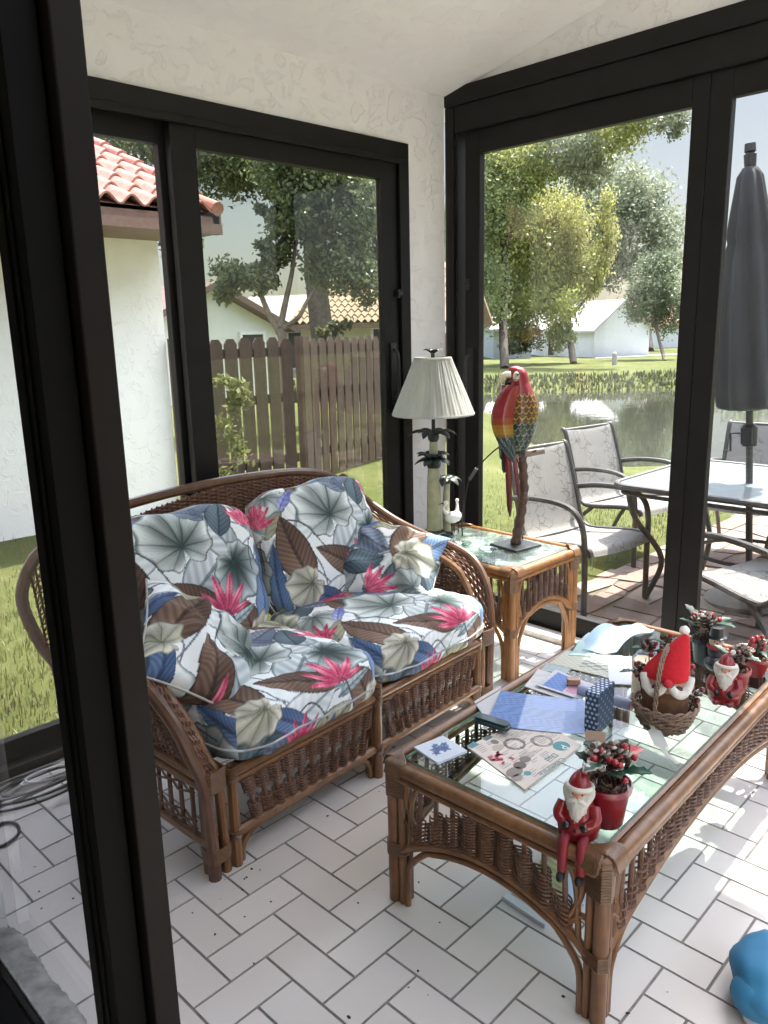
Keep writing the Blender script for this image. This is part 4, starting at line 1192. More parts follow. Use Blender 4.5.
# ================================================================== LOVESEAT
SOFA_A = math.radians(3.5); SOFA_O = (-0.10, 0.13)
def loveseat():
    t = thing('rattan_loveseat', 'two-seat rattan loveseat with woven arms under the window', 'sofa', (SOFA_O[0], SOFA_O[1], 0), SOFA_A)
    CXm = 0.655
    half = [(.655, .80, .95), (.95, .80, .94), (1.15, .80, .915), (1.30, .78, .86), (1.375, .70, .775), (1.41, .55, .69), (1.425, .40, .645), (1.428, .25, .615), (1.422, .13, .575), (1.40, .05, .49), (1.375, .012, .38), (1.355, -.002, .30), (1.345, -.004, .15), (1.342, -.004, 0.0)]
    def mir(p): return (2*CXm-p[0], p[1], p[2])
    outer_half = [np.array(p) for p in half]
    full = [mir(p) for p in half[::-1]] + half[1:]
    b = MB(); b.tube(spline(full, 6), 0.019, 10); b.build('top_rail', M['rattan_dark'], t)
    # second rail just below the top rail
    hb = [(.655, .79, .90), (.95, .79, .89), (1.13, .79, .867), (1.26, .77, .82), (1.335, .69, .735), (1.362, .55, .65), (1.368, .40, .605), (1.366, .25, .575), (1.358, .15, .535), (1.335, .075, .45), (1.318, .03, .36), (1.305, .006, .30), (1.300, .0, .15), (1.298, .0, 0.0)]
    for s in (-1, 1):
        f = (lambda p: p) if s > 0 else mir
        side2 = [f(p) for p in hb[2:]]; side1 = [f(p) for p in half[2:]]
        b = MB(); b.tube(spline(side2, 7), 0.0145, 10); b.build('arm_rail', M['rattan'], t)
        S1 = spline(side1, 12); S2 = spline(side2, 12)
        k0 = 26; S1 = S1[:-k0]; S2 = S2[:-k0]; m_ = min(len(S1), len(S2))
        b = MB()
        for qi, q in enumerate(np.linspace(0.10, 0.90, 8)):
            pts = []
            for i in range(0, m_, 3):
                c = S1[i]*(1-q)+S2[i]*q
                out = np.cross(S1[min(i+1, m_-1)]-S1[max(i-1, 0)], S2[i]-S1[i]); out /= np.linalg.norm(out)+1e-9
                if out[2] < 0: out = -out
                pts.append(c+out*(0.006*(1 if ((i//3)+qi) % 2 else -1)+.004))
            b.tube(spline(pts, 2), 0.0046, 6)
        for i in range(1, m_-1, 3):
            b.tube([S1[i], (S1[i]+S2[i])/2, S2[i]], 0.0035, 5)
        b.build('woven_band', M['wicker'], t)
    # back panel
    def top(u): return np.interp(u, [0.05, .16, .36, .655, .95, 1.15, 1.26], [.815, .865, .905, .940, .930, .905, .85])
    b = MB(); us = np.linspace(0.05, 1.26, 56)
    weave(b, lambda u, v: (u, .79+0.02*(1-v), .36+(top(u)-.36)*v), us, np.linspace(.50, .985, 40), .0035, .0046, .0055, (0, 1, 0), sub=1)
    b.build('back_panel', M['wicker'], t)
    # arms: rear hoop, lower rails, woven side
    for s in (-1, 1):
        f = (lambda p: p) if s > 0 else mir
        b = MB(); b.tube(spline([f(p) for p in [(1.325, .77, .87), (1.375, .84, .80), (1.405, .895, .66), (1.375, .865, .50), (1.345, .80, .40), (1.33, .78, .20), (1.33, .78, 0.0)]], 7), 0.021, 10); b.build('rear_leg', M['cane_grey' if s < 0 else 'rattan'], t)
        b = MB()
        b.tube([f((1.35, .0, .315)), f((1.352, .40, .325)), f((1.345, .79, .335))], .014, 8); b.tube([f((1.35, .0, .285)), f((1.352, .40, .295)), f((1.345, .79, .305))], .013, 8)
        b.tube([f((1.345, .0, .105)), f((1.345, .79, .115))], .014, 8); b.build('side_rail', M['rattan'], t)
        def ztop(y): return np.interp(y, [0.02, .05, .13, .25, .40, .55, .70, .80, .86], [.36, .46, .555, .595, .625, .665, .75, .80, .72])
        def xo(y, v): return 1.35+(np.interp(y, [0, .05, .13, .25, .55, .7, .85], [1.36, 1.395, 1.415, 1.42, 1.40, 1.37, 1.39])-1.35)*v
        b = MB(); us = np.linspace(.05, .84, 30)
        weave(b, lambda u, v: f((xo(u, v), u, .335+(ztop(u)-.335)*v)), us, np.linspace(.05, .96, 22), .004, .0032, .006, (1, 0, 0))
        b.build('side_panel', M['wicker_mid' if s > 0 else 'wicker'], t)
        b = MB(); us = np.linspace(.07, .74, 13)
        def Ps(u, v): return f((1.347, u, .118+.165*v))
        weave(b, Ps, us, [0.04, .12, .20, .28, .74, .82, .90, .97], .0065, .004, .009, (1, 0, 0), jitter=.01)
        b.build('side_spindles', M['wicker'], t)
        # front leg cluster with bindings
        b = MB()
        for dx, dy in ((0.0, 0.03), (-.012, .05), (.018, .035)):
            b.tube([f((1.32+dx, dy, 0)), f((1.32+dx, dy, .33))], .012, 8)
        b.tube([f((1.262, -.004, 0)), f((1.262, -.004, .31))], .016, 8)
        b.build('front_leg', M['rattan'], t)
        for z0, z1 in ((.275, .335), (.055, .090)):
            b = MB()
            for z in np.arange(z0, z1, .0058):
                b.tube([f((x, y, z)) for x, y in ((1.290, -.012), (1.315, -.020), (1.345, -.022), (1.360, -.008), (1.357, .02), (1.345, .048), (1.325, .060), (1.303, .056), (1.290, .03))], .0040, 6, closed=True)
            b.build('binding', M['wrap'], t)
        for z0, z1, k in ((.27, .32, 8), (.09, .115, 4)):
            b = MB(); winding(b, f((1.262, -.004, z0)), f((1.262, -.004, z1)), .0175, .003, k); b.build('pole_binding', M['wrap'], t)
    # centre leg
    b = MB(); b.tube([(CXm, -.012, 0), (CXm, -.012, .345)], .017, 10); b.tube([(CXm, .03, 0), (CXm, .03, .32)], .014, 8); b.build('centre_leg', M['rattan'], t)
    b = MB(); winding(b, (CXm, -.012, .27), (CXm, -.012, .345), .0185, .003, 11); b.build('pole_binding', M['wrap'], t)
    b = MB(); winding(b, (CXm, -.012, .09), (CXm, -.012, .125), .0185, .003, 5); b.build('pole_binding', M['wrap'], t)
    # front frame: rails, spindles, braces for the two bays
    for x0, x1 in ((.048, CXm), (CXm, 1.262)):
        b = MB(); b.tube([(x0, -.008, .300), (x1, -.008, .300)], .0165, 10); b.tube([(x0, -.004, .271), (x1, -.004, .271)], .012, 8); b.tube([(x0, -.008, .108), (x1, -.008, .108)], .0165, 10)
        b.tube(spline([(x0+.022, .004, 0.0), (x0+.03, .004, .05), (x0+.07, .004, .082), (x0+.16, .002, .09), (x1-.16, .002, .09), (x1-.07, .004, .082), (x1-.03, .004, .05), (x1-.022, .004, 0.0)], 5), .011, 8)
        b.build('front_rail', M['rattan'], t)
        b = MB(); us = np.linspace(x0+.045, x1-.040, 11); um = (x0+x1)/2
        def Pf(u, v): return (um+(u-um)*(1-.14*(1-v)), -.006,   .120+.150*v)
        for u in us: b.tube([Pf(u, 0), Pf(u, 1)], .0078, 7)
        for k, (vr) in enumerate((np.linspace(.04, .34, 6), np.linspace(.60, .96, 7))):
            for j, v in enumerate(vr):
                pts = []
                for fb in (1, -1):
                    pts = []
                    for i, u in enumerate(us):
                        c = np.array(Pf(u, v)); h_ = (us[1]-us[0])/2
                        for du, am in ((-h_, .0), (-h_*.60, .006), (-h_*.40, .0135), (0, .0175), (h_*.40, .0135), (h_*.60, .006)):
                            if i == 0 and du == -h_: continue
                            pts.append(c+np.array([du, -am*fb, (.002 if i % 2 else -.002)]))
                    b.tube(pts, .0027, 5)
        b.build('spindle_panel', M['wicker'], t)
    # seat deck
    b = MB()
    for y in np.linspace(.05, .74, 9): b.tube([(.04, y, .282), (1.27, y, .282)], .009, 6)
    b.tube([(.04, .0, .272), (.04, .79, .272)], .012, 8); b.tube([(1.27, .0, .272), (1.27, .79, .272)], .012, 8); b.tube([(.04, .78, .28), (1.27, .78, .28)], .012, 8)
    b.build('seat_deck', M['rattan'], t)
    return t
loveseat()
def sofa_place(o, x, y, z, R):
    Rw = Matrix.Rotation(SOFA_A, 4, 'Z')
    Mm = Rw @ Matrix(M4(R, (x, y, z)).tolist())
    Mm.translation = Mm.translation + Vector((SOFA_O[0], SOFA_O[1], 0))
    o.matrix_world = Mm
G = 'loose cushions of the rattan loveseat'
o = cushion('seat_cushion', 'printed seat cushion on the post side of the loveseat', 'cushion', .630, .67, .165, 175, (.30, .53), 0, G, .30, 7, .0035, 1)
sofa_place(o, .352, .282, .382, rotx(math.radians(-1.5)))
o = cushion('seat_cushion', 'printed seat cushion on the lamp side of the loveseat', 'cushion', .665, .65, .165, 175, (.30, .53), 0, G, .30, 7, .0035, 2)
sofa_place(o, 1.003, .290, .381, rotx(math.radians(-1.5)))
def back_R(tilt, yaw=0, roll=0): return rotz(math.radians(yaw)) @ rotx(math.radians(90-tilt)) @ rotz(math.radians(roll))
o = cushion('back_cushion', 'plump printed back cushion near the dark post', 'cushion', .66, .52, .19, 181, (.33, .31), 0, G, .45, 4.5, .004, 3, pinch=.05, seam=0.0)
sofa_place(o, .350, .625, .655, back_R(17, 3, -2))
o = cushion('back_cushion', 'printed back cushion leaning in the lamp side of the loveseat', 'cushion', .62, .53, .19, 181, (.26, .33), 0, G, .45, 4.5, .004, 4, pinch=.05, seam=0.0)
sofa_place(o, 1.015, .640, .645, back_R(19, -4, 3))
G2 = 'throw pillows on the rattan loveseat'
o = throw_pillow('throw_pillow', 'crumpled printed throw pillow against the lamp side arm', .46, .40, .17, 170, (.66*.80, .66*.95), 5, G2, .6, .026)
sofa_place(o, 1.205, .41, .560, rotz(math.radians(-42)) @ rotx(math.radians(46)) @ rotz(math.radians(-22)))
o = throw_pillow('throw_pillow', 'crumpled printed throw pillow half hidden by the dark post', .44, .40, .19, 170, (.66*.25, .66*.55), 6, G2, 2.2, .026)
sofa_place(o, .155, .27, .562, rotz(math.radians(30)) @ rotx(math.radians(42)) @ rotz(math.radians(28)))

# ================================================================== RATTAN TABLES
def rattan_table(t, L, Wd, H, pole, wrapm, wick, cols, rl=.0175, rs=.0105, style='coffee', glass=True, arch0=.385, arch1=.60, arch2=.685):
    """four legs, double rails, arched lower rails with woven panels, glass in the top"""
    zr = H-rl
    cor = [(0, 0), (L, 0), (L, Wd), (0, Wd)]
    def inset(x, y, d): return (x+(d if x == 0 else -d), y+(d if y == 0 else -d))
    # top frame: one continuous rim of big poles with a lower companion pole
    b = MB()
    b.tube([(x, y, zr) for x, y in rr_rect(L, Wd, .035)], rl, 12, closed=True)
    b.tube([(x, y, zr-rl-.010) for x, y in rr_rect(L, Wd, .035)], rs, 10, closed=True)
    b.tube([(x+.030*(1 if x < L/2 else -1), y+.030*(1 if y < Wd/2 else -1), zr-.004) for x, y in rr_rect(L, Wd, .03)], .012, 8, closed=True)
    b.build('top_frame', pole, t)
    for x, y in cor:
        sx = 1 if x == 0 else -1; sy = 1 if y == 0 else -1
        b = MB()
        cx, cy = x+sx*.012, y+sy*.012
        b.tube([(cx, cy, 0), (cx, cy, zr-.01)], rl, 12)
        b.tube([(cx+sx*(rl+rs), cy, 0), (cx+sx*(rl+rs), cy, zr-.02)], rs, 9)
        b.tube([(cx, cy+sy*(rl+rs), 0), (cx, cy+sy*(rl+rs), zr-.02)], rs, 9)
        b.tube([(cx+sx*.028, cy+sy*.028, 0), (cx+sx*.028, cy+sy*.028, zr-.02)], rs, 9)
        b.build('leg', pole, t)
        b = MB()
        # cane binding over the corner and round the leg
        for k in range(13):
            a = k/12.0
            z0 = H+.003-.0*k
            q = .012+.048*a
            P = spline([(x+sx*q, y-sy*(rl+.003), zr-.012), (x+sx*q, y-sy*rl*.6, zr+rl*.75), (x+sx*q, y+sy*.006, zr+rl+.003), (x+sx*(q*.5+.0), y+sy*(q*.5), zr+rl+.0055), (x+sx*.006, y+sy*q, zr+rl+.003), (x-sx*rl*.6, y+sy*q, zr+rl*.75), (x-sx*(rl+.003), y+sy*q, zr-.012)], 4)
            b.tube(P, .0035, 5)
        for z in np.arange(zr-.085, zr+.005, .0068):
            ring = [tuple(np.array([x+sx*.012, y+sy*.012])+rotz(0)[:2, :2]@np.array([sx*qx, sy*qy])) for qx, qy in ((-rl-.002, -.006), (-rl*.72, -rl*.72), (-.006, -rl-.002), (.022, -rl*.72), (.038, -.006), (.040, .012), (.030, .030), (.012, .040), (-.006, .038), (-rl*.72, .022))]
            b.tube([(p, q, z) for p, q in ring], .0034, 6, closed=True)
        b.build('corner_binding', wrapm, t)
        b = MB(); za = H*arch0
        for z in np.arange(za-.016, za+.018, .0064):
            b.tube([(p, q, z) for p, q in ring], .0030, 6, closed=True)
        b.build('leg_binding', wrapm, t)
    for (ax, ay), (bx, by), side in ((cor[0], cor[1], 'long'), (cor[3], cor[2], 'long'), (cor[0], cor[3], 'short'), (cor[1], cor[2], 'short')):
        A = np.array([ax, ay], float); B = np.array([bx, by], float); d = B-A; Ls = np.linalg.norm(d); d /= Ls
        nrm = np.array([d[1], -d[0], 0.0])
        ctr = np.array([L/2, Wd/2])
        off = .012*np.array([1 if (ctr-A)@np.array([-d[1], d[0]]) > 0 else -1]) * np.array([-d[1], d[0]])
        if np.dot(nrm[:2], ctr-A) > 0: nrm = -nrm
        def Q(s, z): p = A+d*s+off; return (p[0], p[1], z)
        za, zb = H*arch0, H*(arch1 if side == 'short' or style != 'coffee' else arch2)
        ztop = zr-rl-.020
        e = .050
        def zarch(s):
            u = np.clip((s-e)/(Ls-2*e), 0, 1); return za+(zb-za)*np.sin(PI*u)**0.75 if side == 'short' else za+(zb-za)*(np.sin(PI*u))**0.6
        ss = np.linspace(e*.5, Ls-e*.5, 26)
        b = MB()
        b.tube([Q(s, float(zarch(s))) for s in ss], rs+.002, 9)
        # brace: springs from the foot of the leg and follows the arch
        br = [Q(e+.006, 0), Q(e+.008, za*.55), Q(e+.022, za*.82)]+[Q(s, float(zarch(s))-2*rs-.002) for s in np.linspace(e+.07, Ls-e-.07, 14)]+[Q(Ls-e-.022, za*.82), Q(Ls-e-.008, za*.55), Q(Ls-e-.006, 0)]
        b.tube(spline(br, 3), rs*.85, 8)
        b.build('arched_rail', pole, t)
        # woven panel: weavers swing in front of one stake and behind the next, so the stakes read as fat ribs
        w0 = .105 if style == 'coffee' else .085
        sp_ = .043 if style == 'coffee' else .036
        n = max(6, int((Ls-2*w0)/sp_))
        us = np.linspace(w0, Ls-w0, n); uc = Ls/2
        b = MB()
        def P(u, v):
            e_ = abs(u-uc)/(Ls/2)
            ub = uc+(u-uc)*(1+.10*e_**3*(1-v)*(1 if side == 'short' else .35))
            z0 = float(zarch(min(max(ub, 0), Ls))); return Q(ub, z0+.010+(ztop-z0-.010)*v)
        for u in us: b.tube([P(u, v) for v in (0, .3, .6, 1)], .0066, 7)
        cap = .95 if (style != 'coffee' or side == 'short') else .66
        span = (ztop-zb)*cap; nr = max(6, int(span/(.0078 if style == 'coffee' else .0072)))
        for j in range(nr):
            v = .01+(cap-.01)*j/(nr-1)
            for fb in (1, -1):
                seg = []
                for i, u in enumerate(us):
                    edge = min(i, n-1-i)
                    lim = cap if edge >= 3 else cap*(.46+.18*edge)
                    if v > lim:
                        if len(seg) > 5: b.tube(seg, .0026, 5)
                        seg = []; continue
                    c = np.array(P(u, v)); nx_ = np.array(P(min(u+.012, Ls-.03), v))-c; nx_ /= np.linalg.norm(nx_)+1e-9
                    for du, am in ((-sp_*.5, .0), (-sp_*.34, .0075), (-sp_*.2, .0135), (0, .0160), (sp_*.2, .0135), (sp_*.34, .0075)):
                        if not seg and du == -sp_*.5: continue
                        seg.append(c+nx_*du+nrm*am*fb)
                if len(seg) > 5: b.tube(seg, .0026, 5)
        b.build('woven_panel', wick, t)
        # fanned canes in the open corners
        for s0, flip in ((0, 1), (1, -1)):
            def F(s, z): return Q(s if s0 == 0 else Ls-s, z)
            for k, (q0, q1) in enumerate(((.46, .52), (.74, .36), (1.0, .20))):
                zst = za+(ztop-za)*(.92-.33*k)
                if k == 0: pts = [F(w0*.93, ztop), F(w0*.72, ztop-.25*(ztop-za)), F(w0*.62, float(zarch(w0*.62))+.005)]
                elif k == 1: pts = [F(w0*.52, ztop), F(w0*.60, ztop-.35*(ztop-za)), F(w0*.95, float(zarch(w0*.95))+.01)]
                else: pts = [F(e+.0, za+(ztop-za)*.42), F(w0*.62, za+(ztop-za)*.40), F(w0*.92, za+(ztop-za)*.22), F(w0*1.02, float(zarch(w0)))]
                b = MB(); b.tube(spline(pts, 5), .0075, 7); b.build('fan_cane', pole, t)
def rr_rect(L, Wd, r, n=5):
    out = []
    for cx, cy, a0 in ((L-r, Wd-r, 0), (r, Wd-r, PI/2), (r, r, PI), (L-r, r, 1.5*PI)):
        for k in range(n+1):
            a = a0+k*PI/2/n; out.append((cx+r*math.cos(a), cy+r*math.sin(a)))
    # subdivide the straight runs
    res = []
    for i in range(len(out)):
        p, q = np.array(out[i]), np.array(out[(i+1) % len(out)])
        k = max(1, int(np.linalg.norm(q-p)/.12))
        for j in range(k): res.append(tuple(p+(q-p)*j/k))
    return res
def top_glass_mat(name, tint, refl):
    # clear glass with a faintly cloudy, leaf-etched underside
    mt = bpy.data.materials.new(name); mt.use_nodes = True
    nt = mt.node_tree; nt.nodes.clear(); L = nt.links
    out = nt.nodes.new('ShaderNodeOutputMaterial')
    tr = nt.nodes.new('ShaderNodeBsdfTransparent'); tr.inputs[0].default_value = (*tint, 1)
    gl = nt.nodes.new('ShaderNodeBsdfGlossy'); gl.inputs['Roughness'].default_value = 0.01
    df = nt.nodes.new('ShaderNodeBsdfDiffuse'); df.inputs[0].default_value = (0.62, 0.72, 0.67, 1)
    v = coords(nt)
    f = ramp(nt, noise(nt, v, 6, 5, 0.65, 1.4), [(0.45, (0.10,)*3), (0.56, (0.42,)*3)])
    m1 = nt.nodes.new('ShaderNodeMixShader'); L.new(f, m1.inputs[0]); L.new(tr.outputs[0], m1.inputs[1]); L.new(df.outputs[0], m1.inputs[2])
    fr = nt.nodes.new('ShaderNodeFresnel'); fr.inputs[0].default_value = 1.5
    mu = nt.nodes.new('ShaderNodeMath'); mu.operation = 'MULTIPLY'; mu.inputs[1].default_value = refl; mu.use_clamp = True
    L.new(front_only(nt, fr.outputs[0]), mu.inputs[0])
    m2 = nt.nodes.new('ShaderNodeMixShader'); L.new(mu.outputs[0], m2.inputs[0]); L.new(m1.outputs[0], m2.inputs[1]); L.new(gl.outputs[0], m2.inputs[2])
    L.new(m2.outputs[0], out.inputs[0])
    return mt
M['etched'] = top_glass_mat('etched_table_glass', (0.80, 0.90, 0.86), 1.2)
M['table_glass'] = glass_mat('table_glass', (0.80, 0.89, 0.86), 1.6)
M['glass_edge'] = simple('green_glass_edge', (0.25, 0.42, 0.36), 0.15)

CT_O = (0.178, -0.916); CT_A = math.radians(2.2); CT_L, CT_W, CT_H = 1.31, 0.625, 0.425
ct = thing('coffee_table', 'long rattan coffee table with glass top and woven sides', 'table', (CT_O[0], CT_O[1], 0), CT_A)
rattan_table(ct, CT_L, CT_W, CT_H, M['rattan'], M['wrap'], M['wicker'], None)
b = MB(); b.prism(rr(CT_L/2-.032, CT_W/2-.032, .015), 0, .009)
b.v = [v+np.array([CT_L/2, CT_W/2, CT_H-.012]) for v in b.v]
b.m = [0, 0]+[1]*(len(b.f)-2)
gt = b.build('glass_top', [M['table_glass'], M['glass_edge']], ct, smooth=0)
TZ = CT_H-.003+.0006          # surface things stand on
et = thing('end_table', 'honey rattan end table with etched glass top by the corner', 'table', (1.462, 0.252, 0), math.radians(-1.0))
rattan_table(et, .50, .70, .512, M['rattan_light'], M['wrap_light'], M['wicker_mid'], None, rl=.0175, style='end', arch0=.44, arch1=.625)
b = MB(); b.prism(rr(.25-.034, .35-.034, .012), 0, .008); b.v = [v+np.array([.25, .35, .512-.012]) for v in b.v]
b.build('glass_top', M['etched'], et, smooth=30, bevel=.002)
EZ = .512-.004+.0006

# ================================================================== LAMP
def palm_leaf(b, base, az, L, wid, rise, droop, col, n=9, fold=.35):
    ca, sa = math.cos(az), math.sin(az); P = []
    for i in range(n):
        u = i/(n-1); r = L*u; z = rise*math.sin(u*PI*.6)-droop*u**2.2
        w = wid*math.sin(PI*min(1, .06+u*.94))**.75*(1-.25*u)
        c = np.array([base[0]+ca*r, base[1]+sa*r, base[2]+z]); s = np.array([-sa, ca, 0])
        P.append([c-s*w+np.array([0, 0, -w*fold]), c-s*w*.5+np.array([0, 0, -w*fold*.25]), c, c+s*w*.5+np.array([0, 0, -w*fold*.25]), c+s*w+np.array([0, 0, -w*fold])])
    b.slab(np.array(P), .003, col)
LX, LY = 1.700, 0.902
lamp = thing('table_lamp', 'palm tree table lamp with pleated pale shade on the end table', 'lamp', (LX, LY, EZ), 0)
M['lamp_trunk'] = simple('pale_green_ceramic', (0.36, 0.37, 0.24), 0.4, 0, 0.2, 25, 0.1, coat=.3)
M['lamp_leaf'] = simple('dark_green_leaf_metal', (0.022, 0.034, 0.030), 0.42, 0, 0.5, 25)
b = MB(); b.lathe([(.0, 0), (.085, 0), (.088, .012), (.06, .02), (.04, .03)], 24); b.build('base', M['lamp_leaf'], lamp)
b = MB(); b.lathe([(.040, .02), (.036, .05), (.034, .20), (.0315, .30), (.028, .36)], 18, rfun=lambda a, z: 1+.02*np.sin(z*200)); b.lathe([(.024, .36), (.022, .40), (.020, .46), (.018, .49)], 16, rfun=lambda a, z: 1+.02*np.sin(z*200)); b.build('trunk', M['lamp_trunk'], lamp)
b = MB(); b.tube([(.052, -.040, .02), (.050, -.034, .14), (.055, -.038, .26)], [.020, .018, .015], 12); b.build('small_trunk', M['lamp_trunk'], lamp)
def crown(name, c, n, L, w, rise, droop, ph, r0, layers=1):
    b = MB()
    b.ell((c[0], c[1], c[2]-.012), (r0, r0, r0*1.1), 12, 8)
    for l in range(layers):
        for k in range(n):
            palm_leaf(b, (c[0]+.01*math.cos(k), c[1]+.01*math.sin(k), c[2]+.006*l), ph+k*2*PI/n+l*.35, L*(1-.15*l)*random.uniform(.88, 1.1), w, rise+.02*l, droop-.02*l, None)
    return b.build(name, M['lamp_leaf'], lamp, smooth=50)
crown('upper_fronds', (0, 0, .505), 6, .112, .030, .045, .052, .35, .028)
crown('lower_fronds', (0, 0, .375), 8, .088, .028, .030, .045, .1, .036, 2)
crown('small_fronds', (.055, -.038, .285), 6, .080, .026, .024, .05, .5, .020)
b = MB(); b.tube([(0, 0, .49), (0, 0, .89)], .009, 10); b.build('stem', M['dark'], lamp)
def shade_mat():
    mt, nt, b, L = new_mat('pleated_shade_silk')
    v = coords(nt); f = noise(nt, coords(nt, (1, 1, .25)), 22, 4, 0.6)
    L.new(ramp(nt, f, [(0.3, (0.50, 0.51, 0.46)), (0.7, (0.66, 0.67, 0.64))]), b.inputs['Base Color']); b.inputs['Roughness'].default_value = 0.6
    tr = nt.nodes.new('ShaderNodeBsdfTranslucent'); tr.inputs[0].default_value = (0.66, 0.66, 0.60, 1)
    ms = nt.nodes.new('ShaderNodeMixShader'); ms.inputs[0].default_value = 0.42
    L.new(b.outputs[0], ms.inputs[1]); L.new(tr.outputs[0], ms.inputs[2]); L.new(ms.outputs[0], nt.nodes['Material Output'].inputs[0])
    return mt
b = MB()
P = []
na = 180
for z, r in zip(np.linspace(0, 1, 7), np.linspace(.197, .088, 7)):
    row = []
    for k in range(na):
        a = 2*PI*k/na; rr_ = r+.0022*math.sin(k*2*PI/3+.5*math.sin(a*5))+.0015*math.sin(a*23+z*3)
        row.append((rr_*math.cos(a), rr_*math.sin(a), .605+.262*z))
    P.append(row)
P = np.array(P); b.grid(P, wrap=True); 
Q_ = P.copy(); Q_[..., :2] *= .988; b.grid(Q_, wrap=True, flip=True)
b.lathe([(.1975, .600), (.2, .606), (.196, .612), (.192, .606)], 60, cap=False); b.lathe([(.089, .862), (.091, .868), (.087, .873), (.083, .866)], 40, cap=False)
for a in (0, 2*PI/3, 4*PI/3): b.tube([(0, 0, .862), (.086*math.cos(a), .086*math.sin(a), .866)], .002, 5)
b.build('lamp_shade', shade_mat(), lamp, smooth=60)
b = MB(); b.lathe([(.006, .872), (.010, .884), (.007, .894)], 12)
for k in range(7): palm_leaf(b, (0, 0, .890), k*2*PI/7, .050, .017, .028, .012, None, 6)
b.build('finial', M['lamp_leaf'], lamp, smooth=50)
# two white wading birds at the lamp foot (part of the lamp)
for k, (dx, dy, a, s) in enumerate(((.040, -.085, 2.6, 1.15), (.088, -.070, .6, 1.1))):
    b = MB(); c = np.array([dx, dy, .085*s])
    R = rotz(a)
    b.ell(c, (.034*s, .024*s, .026*s), 14, 10, R)
    b.tube(spline([c+R@np.array([.022, 0, .012])*s, c+R@np.array([.040, 0, .040])*s, c+R@np.array([.028, 0, .062])*s], 5), [.010, .0105, .0095, .0085, .0078, .0072, .007, .0068, .0066, .0066, .0066][:11], 8)
    b.ell(c+R@np.array([.030, 0, .066])*s, (.012*s, .009*s, .009*s), 10, 7, R)
    bd = b.build('wading_bird', M['white'], lamp, smooth=70)
    b = MB()
    for yy in (-.009, .009): b.tube([c+R@np.array([.0, yy, -.02])*s, (c+R@np.array([.0, yy, 0]))*np.array([1, 1, 0])+np.array([0, 0, .004])], .003, 6)
    b.tube([c+R@np.array([.040, 0, .066])*s, c+R@np.array([.064, 0, .060])*s], [.004, .001], 6)
    b.build('bird_legs', M['dark'], bd)

# lamp cord with inline switch, hanging across the dark door frame
cord = thing('power_cord', 'thin black cord with inline switch in front of the dark door frame', 'cord', (1.82, .82, EZ))
c0 = np.array((1.82, .82, EZ))
b = MB(); q = spline([(1.765, .775, .5125), (1.766, .777, .58), (1.777, .767, .70), (1.793, .75, .803), (1.822, .685, .895), (1.85, .60, .968), (1.868, .545, .94), (1.88, .51, .80), (1.882, .50, .62), (1.882, .50, .5139)], 5)
b.tube(q, .0035, 7); b.build('cable', M['dark'], cord, off=c0)
b = MB(); d = np.array([.028, -.045, .085]); R_ = np.array(Vector(d).to_track_quat('Z', 'Y').to_matrix())
b.prism(rr(.012, .034, .011, 4), -.008, .008, M4(R_ @ np.array([[1, 0, 0], [0, 0, 1], [0, 1, 0.0]]), (1.800, .737, .823)))
b.build('switch', simple('brown_switch', (0.11, 0.105, 0.10), 0.35), cord, off=c0, smooth=40)

# ================================================================== PARROT ON A BRANCH
PX, PY = 1.795, 0.478
par = thing('parrot_statue', 'painted red parrot statue perched on a branch stand, on the end table', 'statue', (PX, PY, EZ), 0); par.scale = (1, 1, .98)
RIG = np.array([0.706, -0.708, 0]); AWY = np.array([0.70, 0.71, 0])     # across and away from the doorway
def PP(a, w, z): return RIG*a+AWY*w+np.array([0, 0, z])
b = MB(); Rb = rotz(math.radians(-8)); b.box((-.085, -.085, 0), (.085, .085, .012), R=Rb, c=(0, 0, 0)); b.build('base', simple('dark_slate', (0.035, 0.04, 0.04), 0.35), par, smooth=0, bevel=.002)
b = MB(); pth = spline([PP(.0, 0, .01), PP(.012, 0, .09), PP(.026, .005, .18), PP(.034, 0, .27), PP(.030, 0, .36), PP(.024, 0, .435)], 8)
b.tube(pth, np.linspace(.024, .020, len(pth))+.003*np.sin(np.arange(len(pth))*1.3), 12); b.ell(PP(.034, -.012, .25), (.017, .014, .022)); b.build('branch', wood('gnarled_branch', (0.035, 0.018, 0.012), (0.12, 0.060, 0.037), 0.5, (40, 40, 8)), par, smooth=70)
b = MB(); b.tube([PP(-.055, -.01, .435), PP(.0, 0, .440), PP(.125, .005, .458)], [.015, .018, .015], 12); b.tube([PP(.065, .0, .45), PP(.085, -.03, .465)], [.008, .006], 8); b.build('perch', wood('pale_driftwood', (0.16, 0.12, 0.095), (0.36, 0.30, 0.25), 0.6), par)
RED = lin((138, 20, 32)); DRED = lin((88, 14, 24)); YEL = lin((160, 118, 26)); ORG = lin((132, 74, 22)); GRN = lin((32, 54, 50)); NAV = lin((26, 46, 58)); WHT = lin((222, 216, 196)); BLK = lin((18, 16, 18))
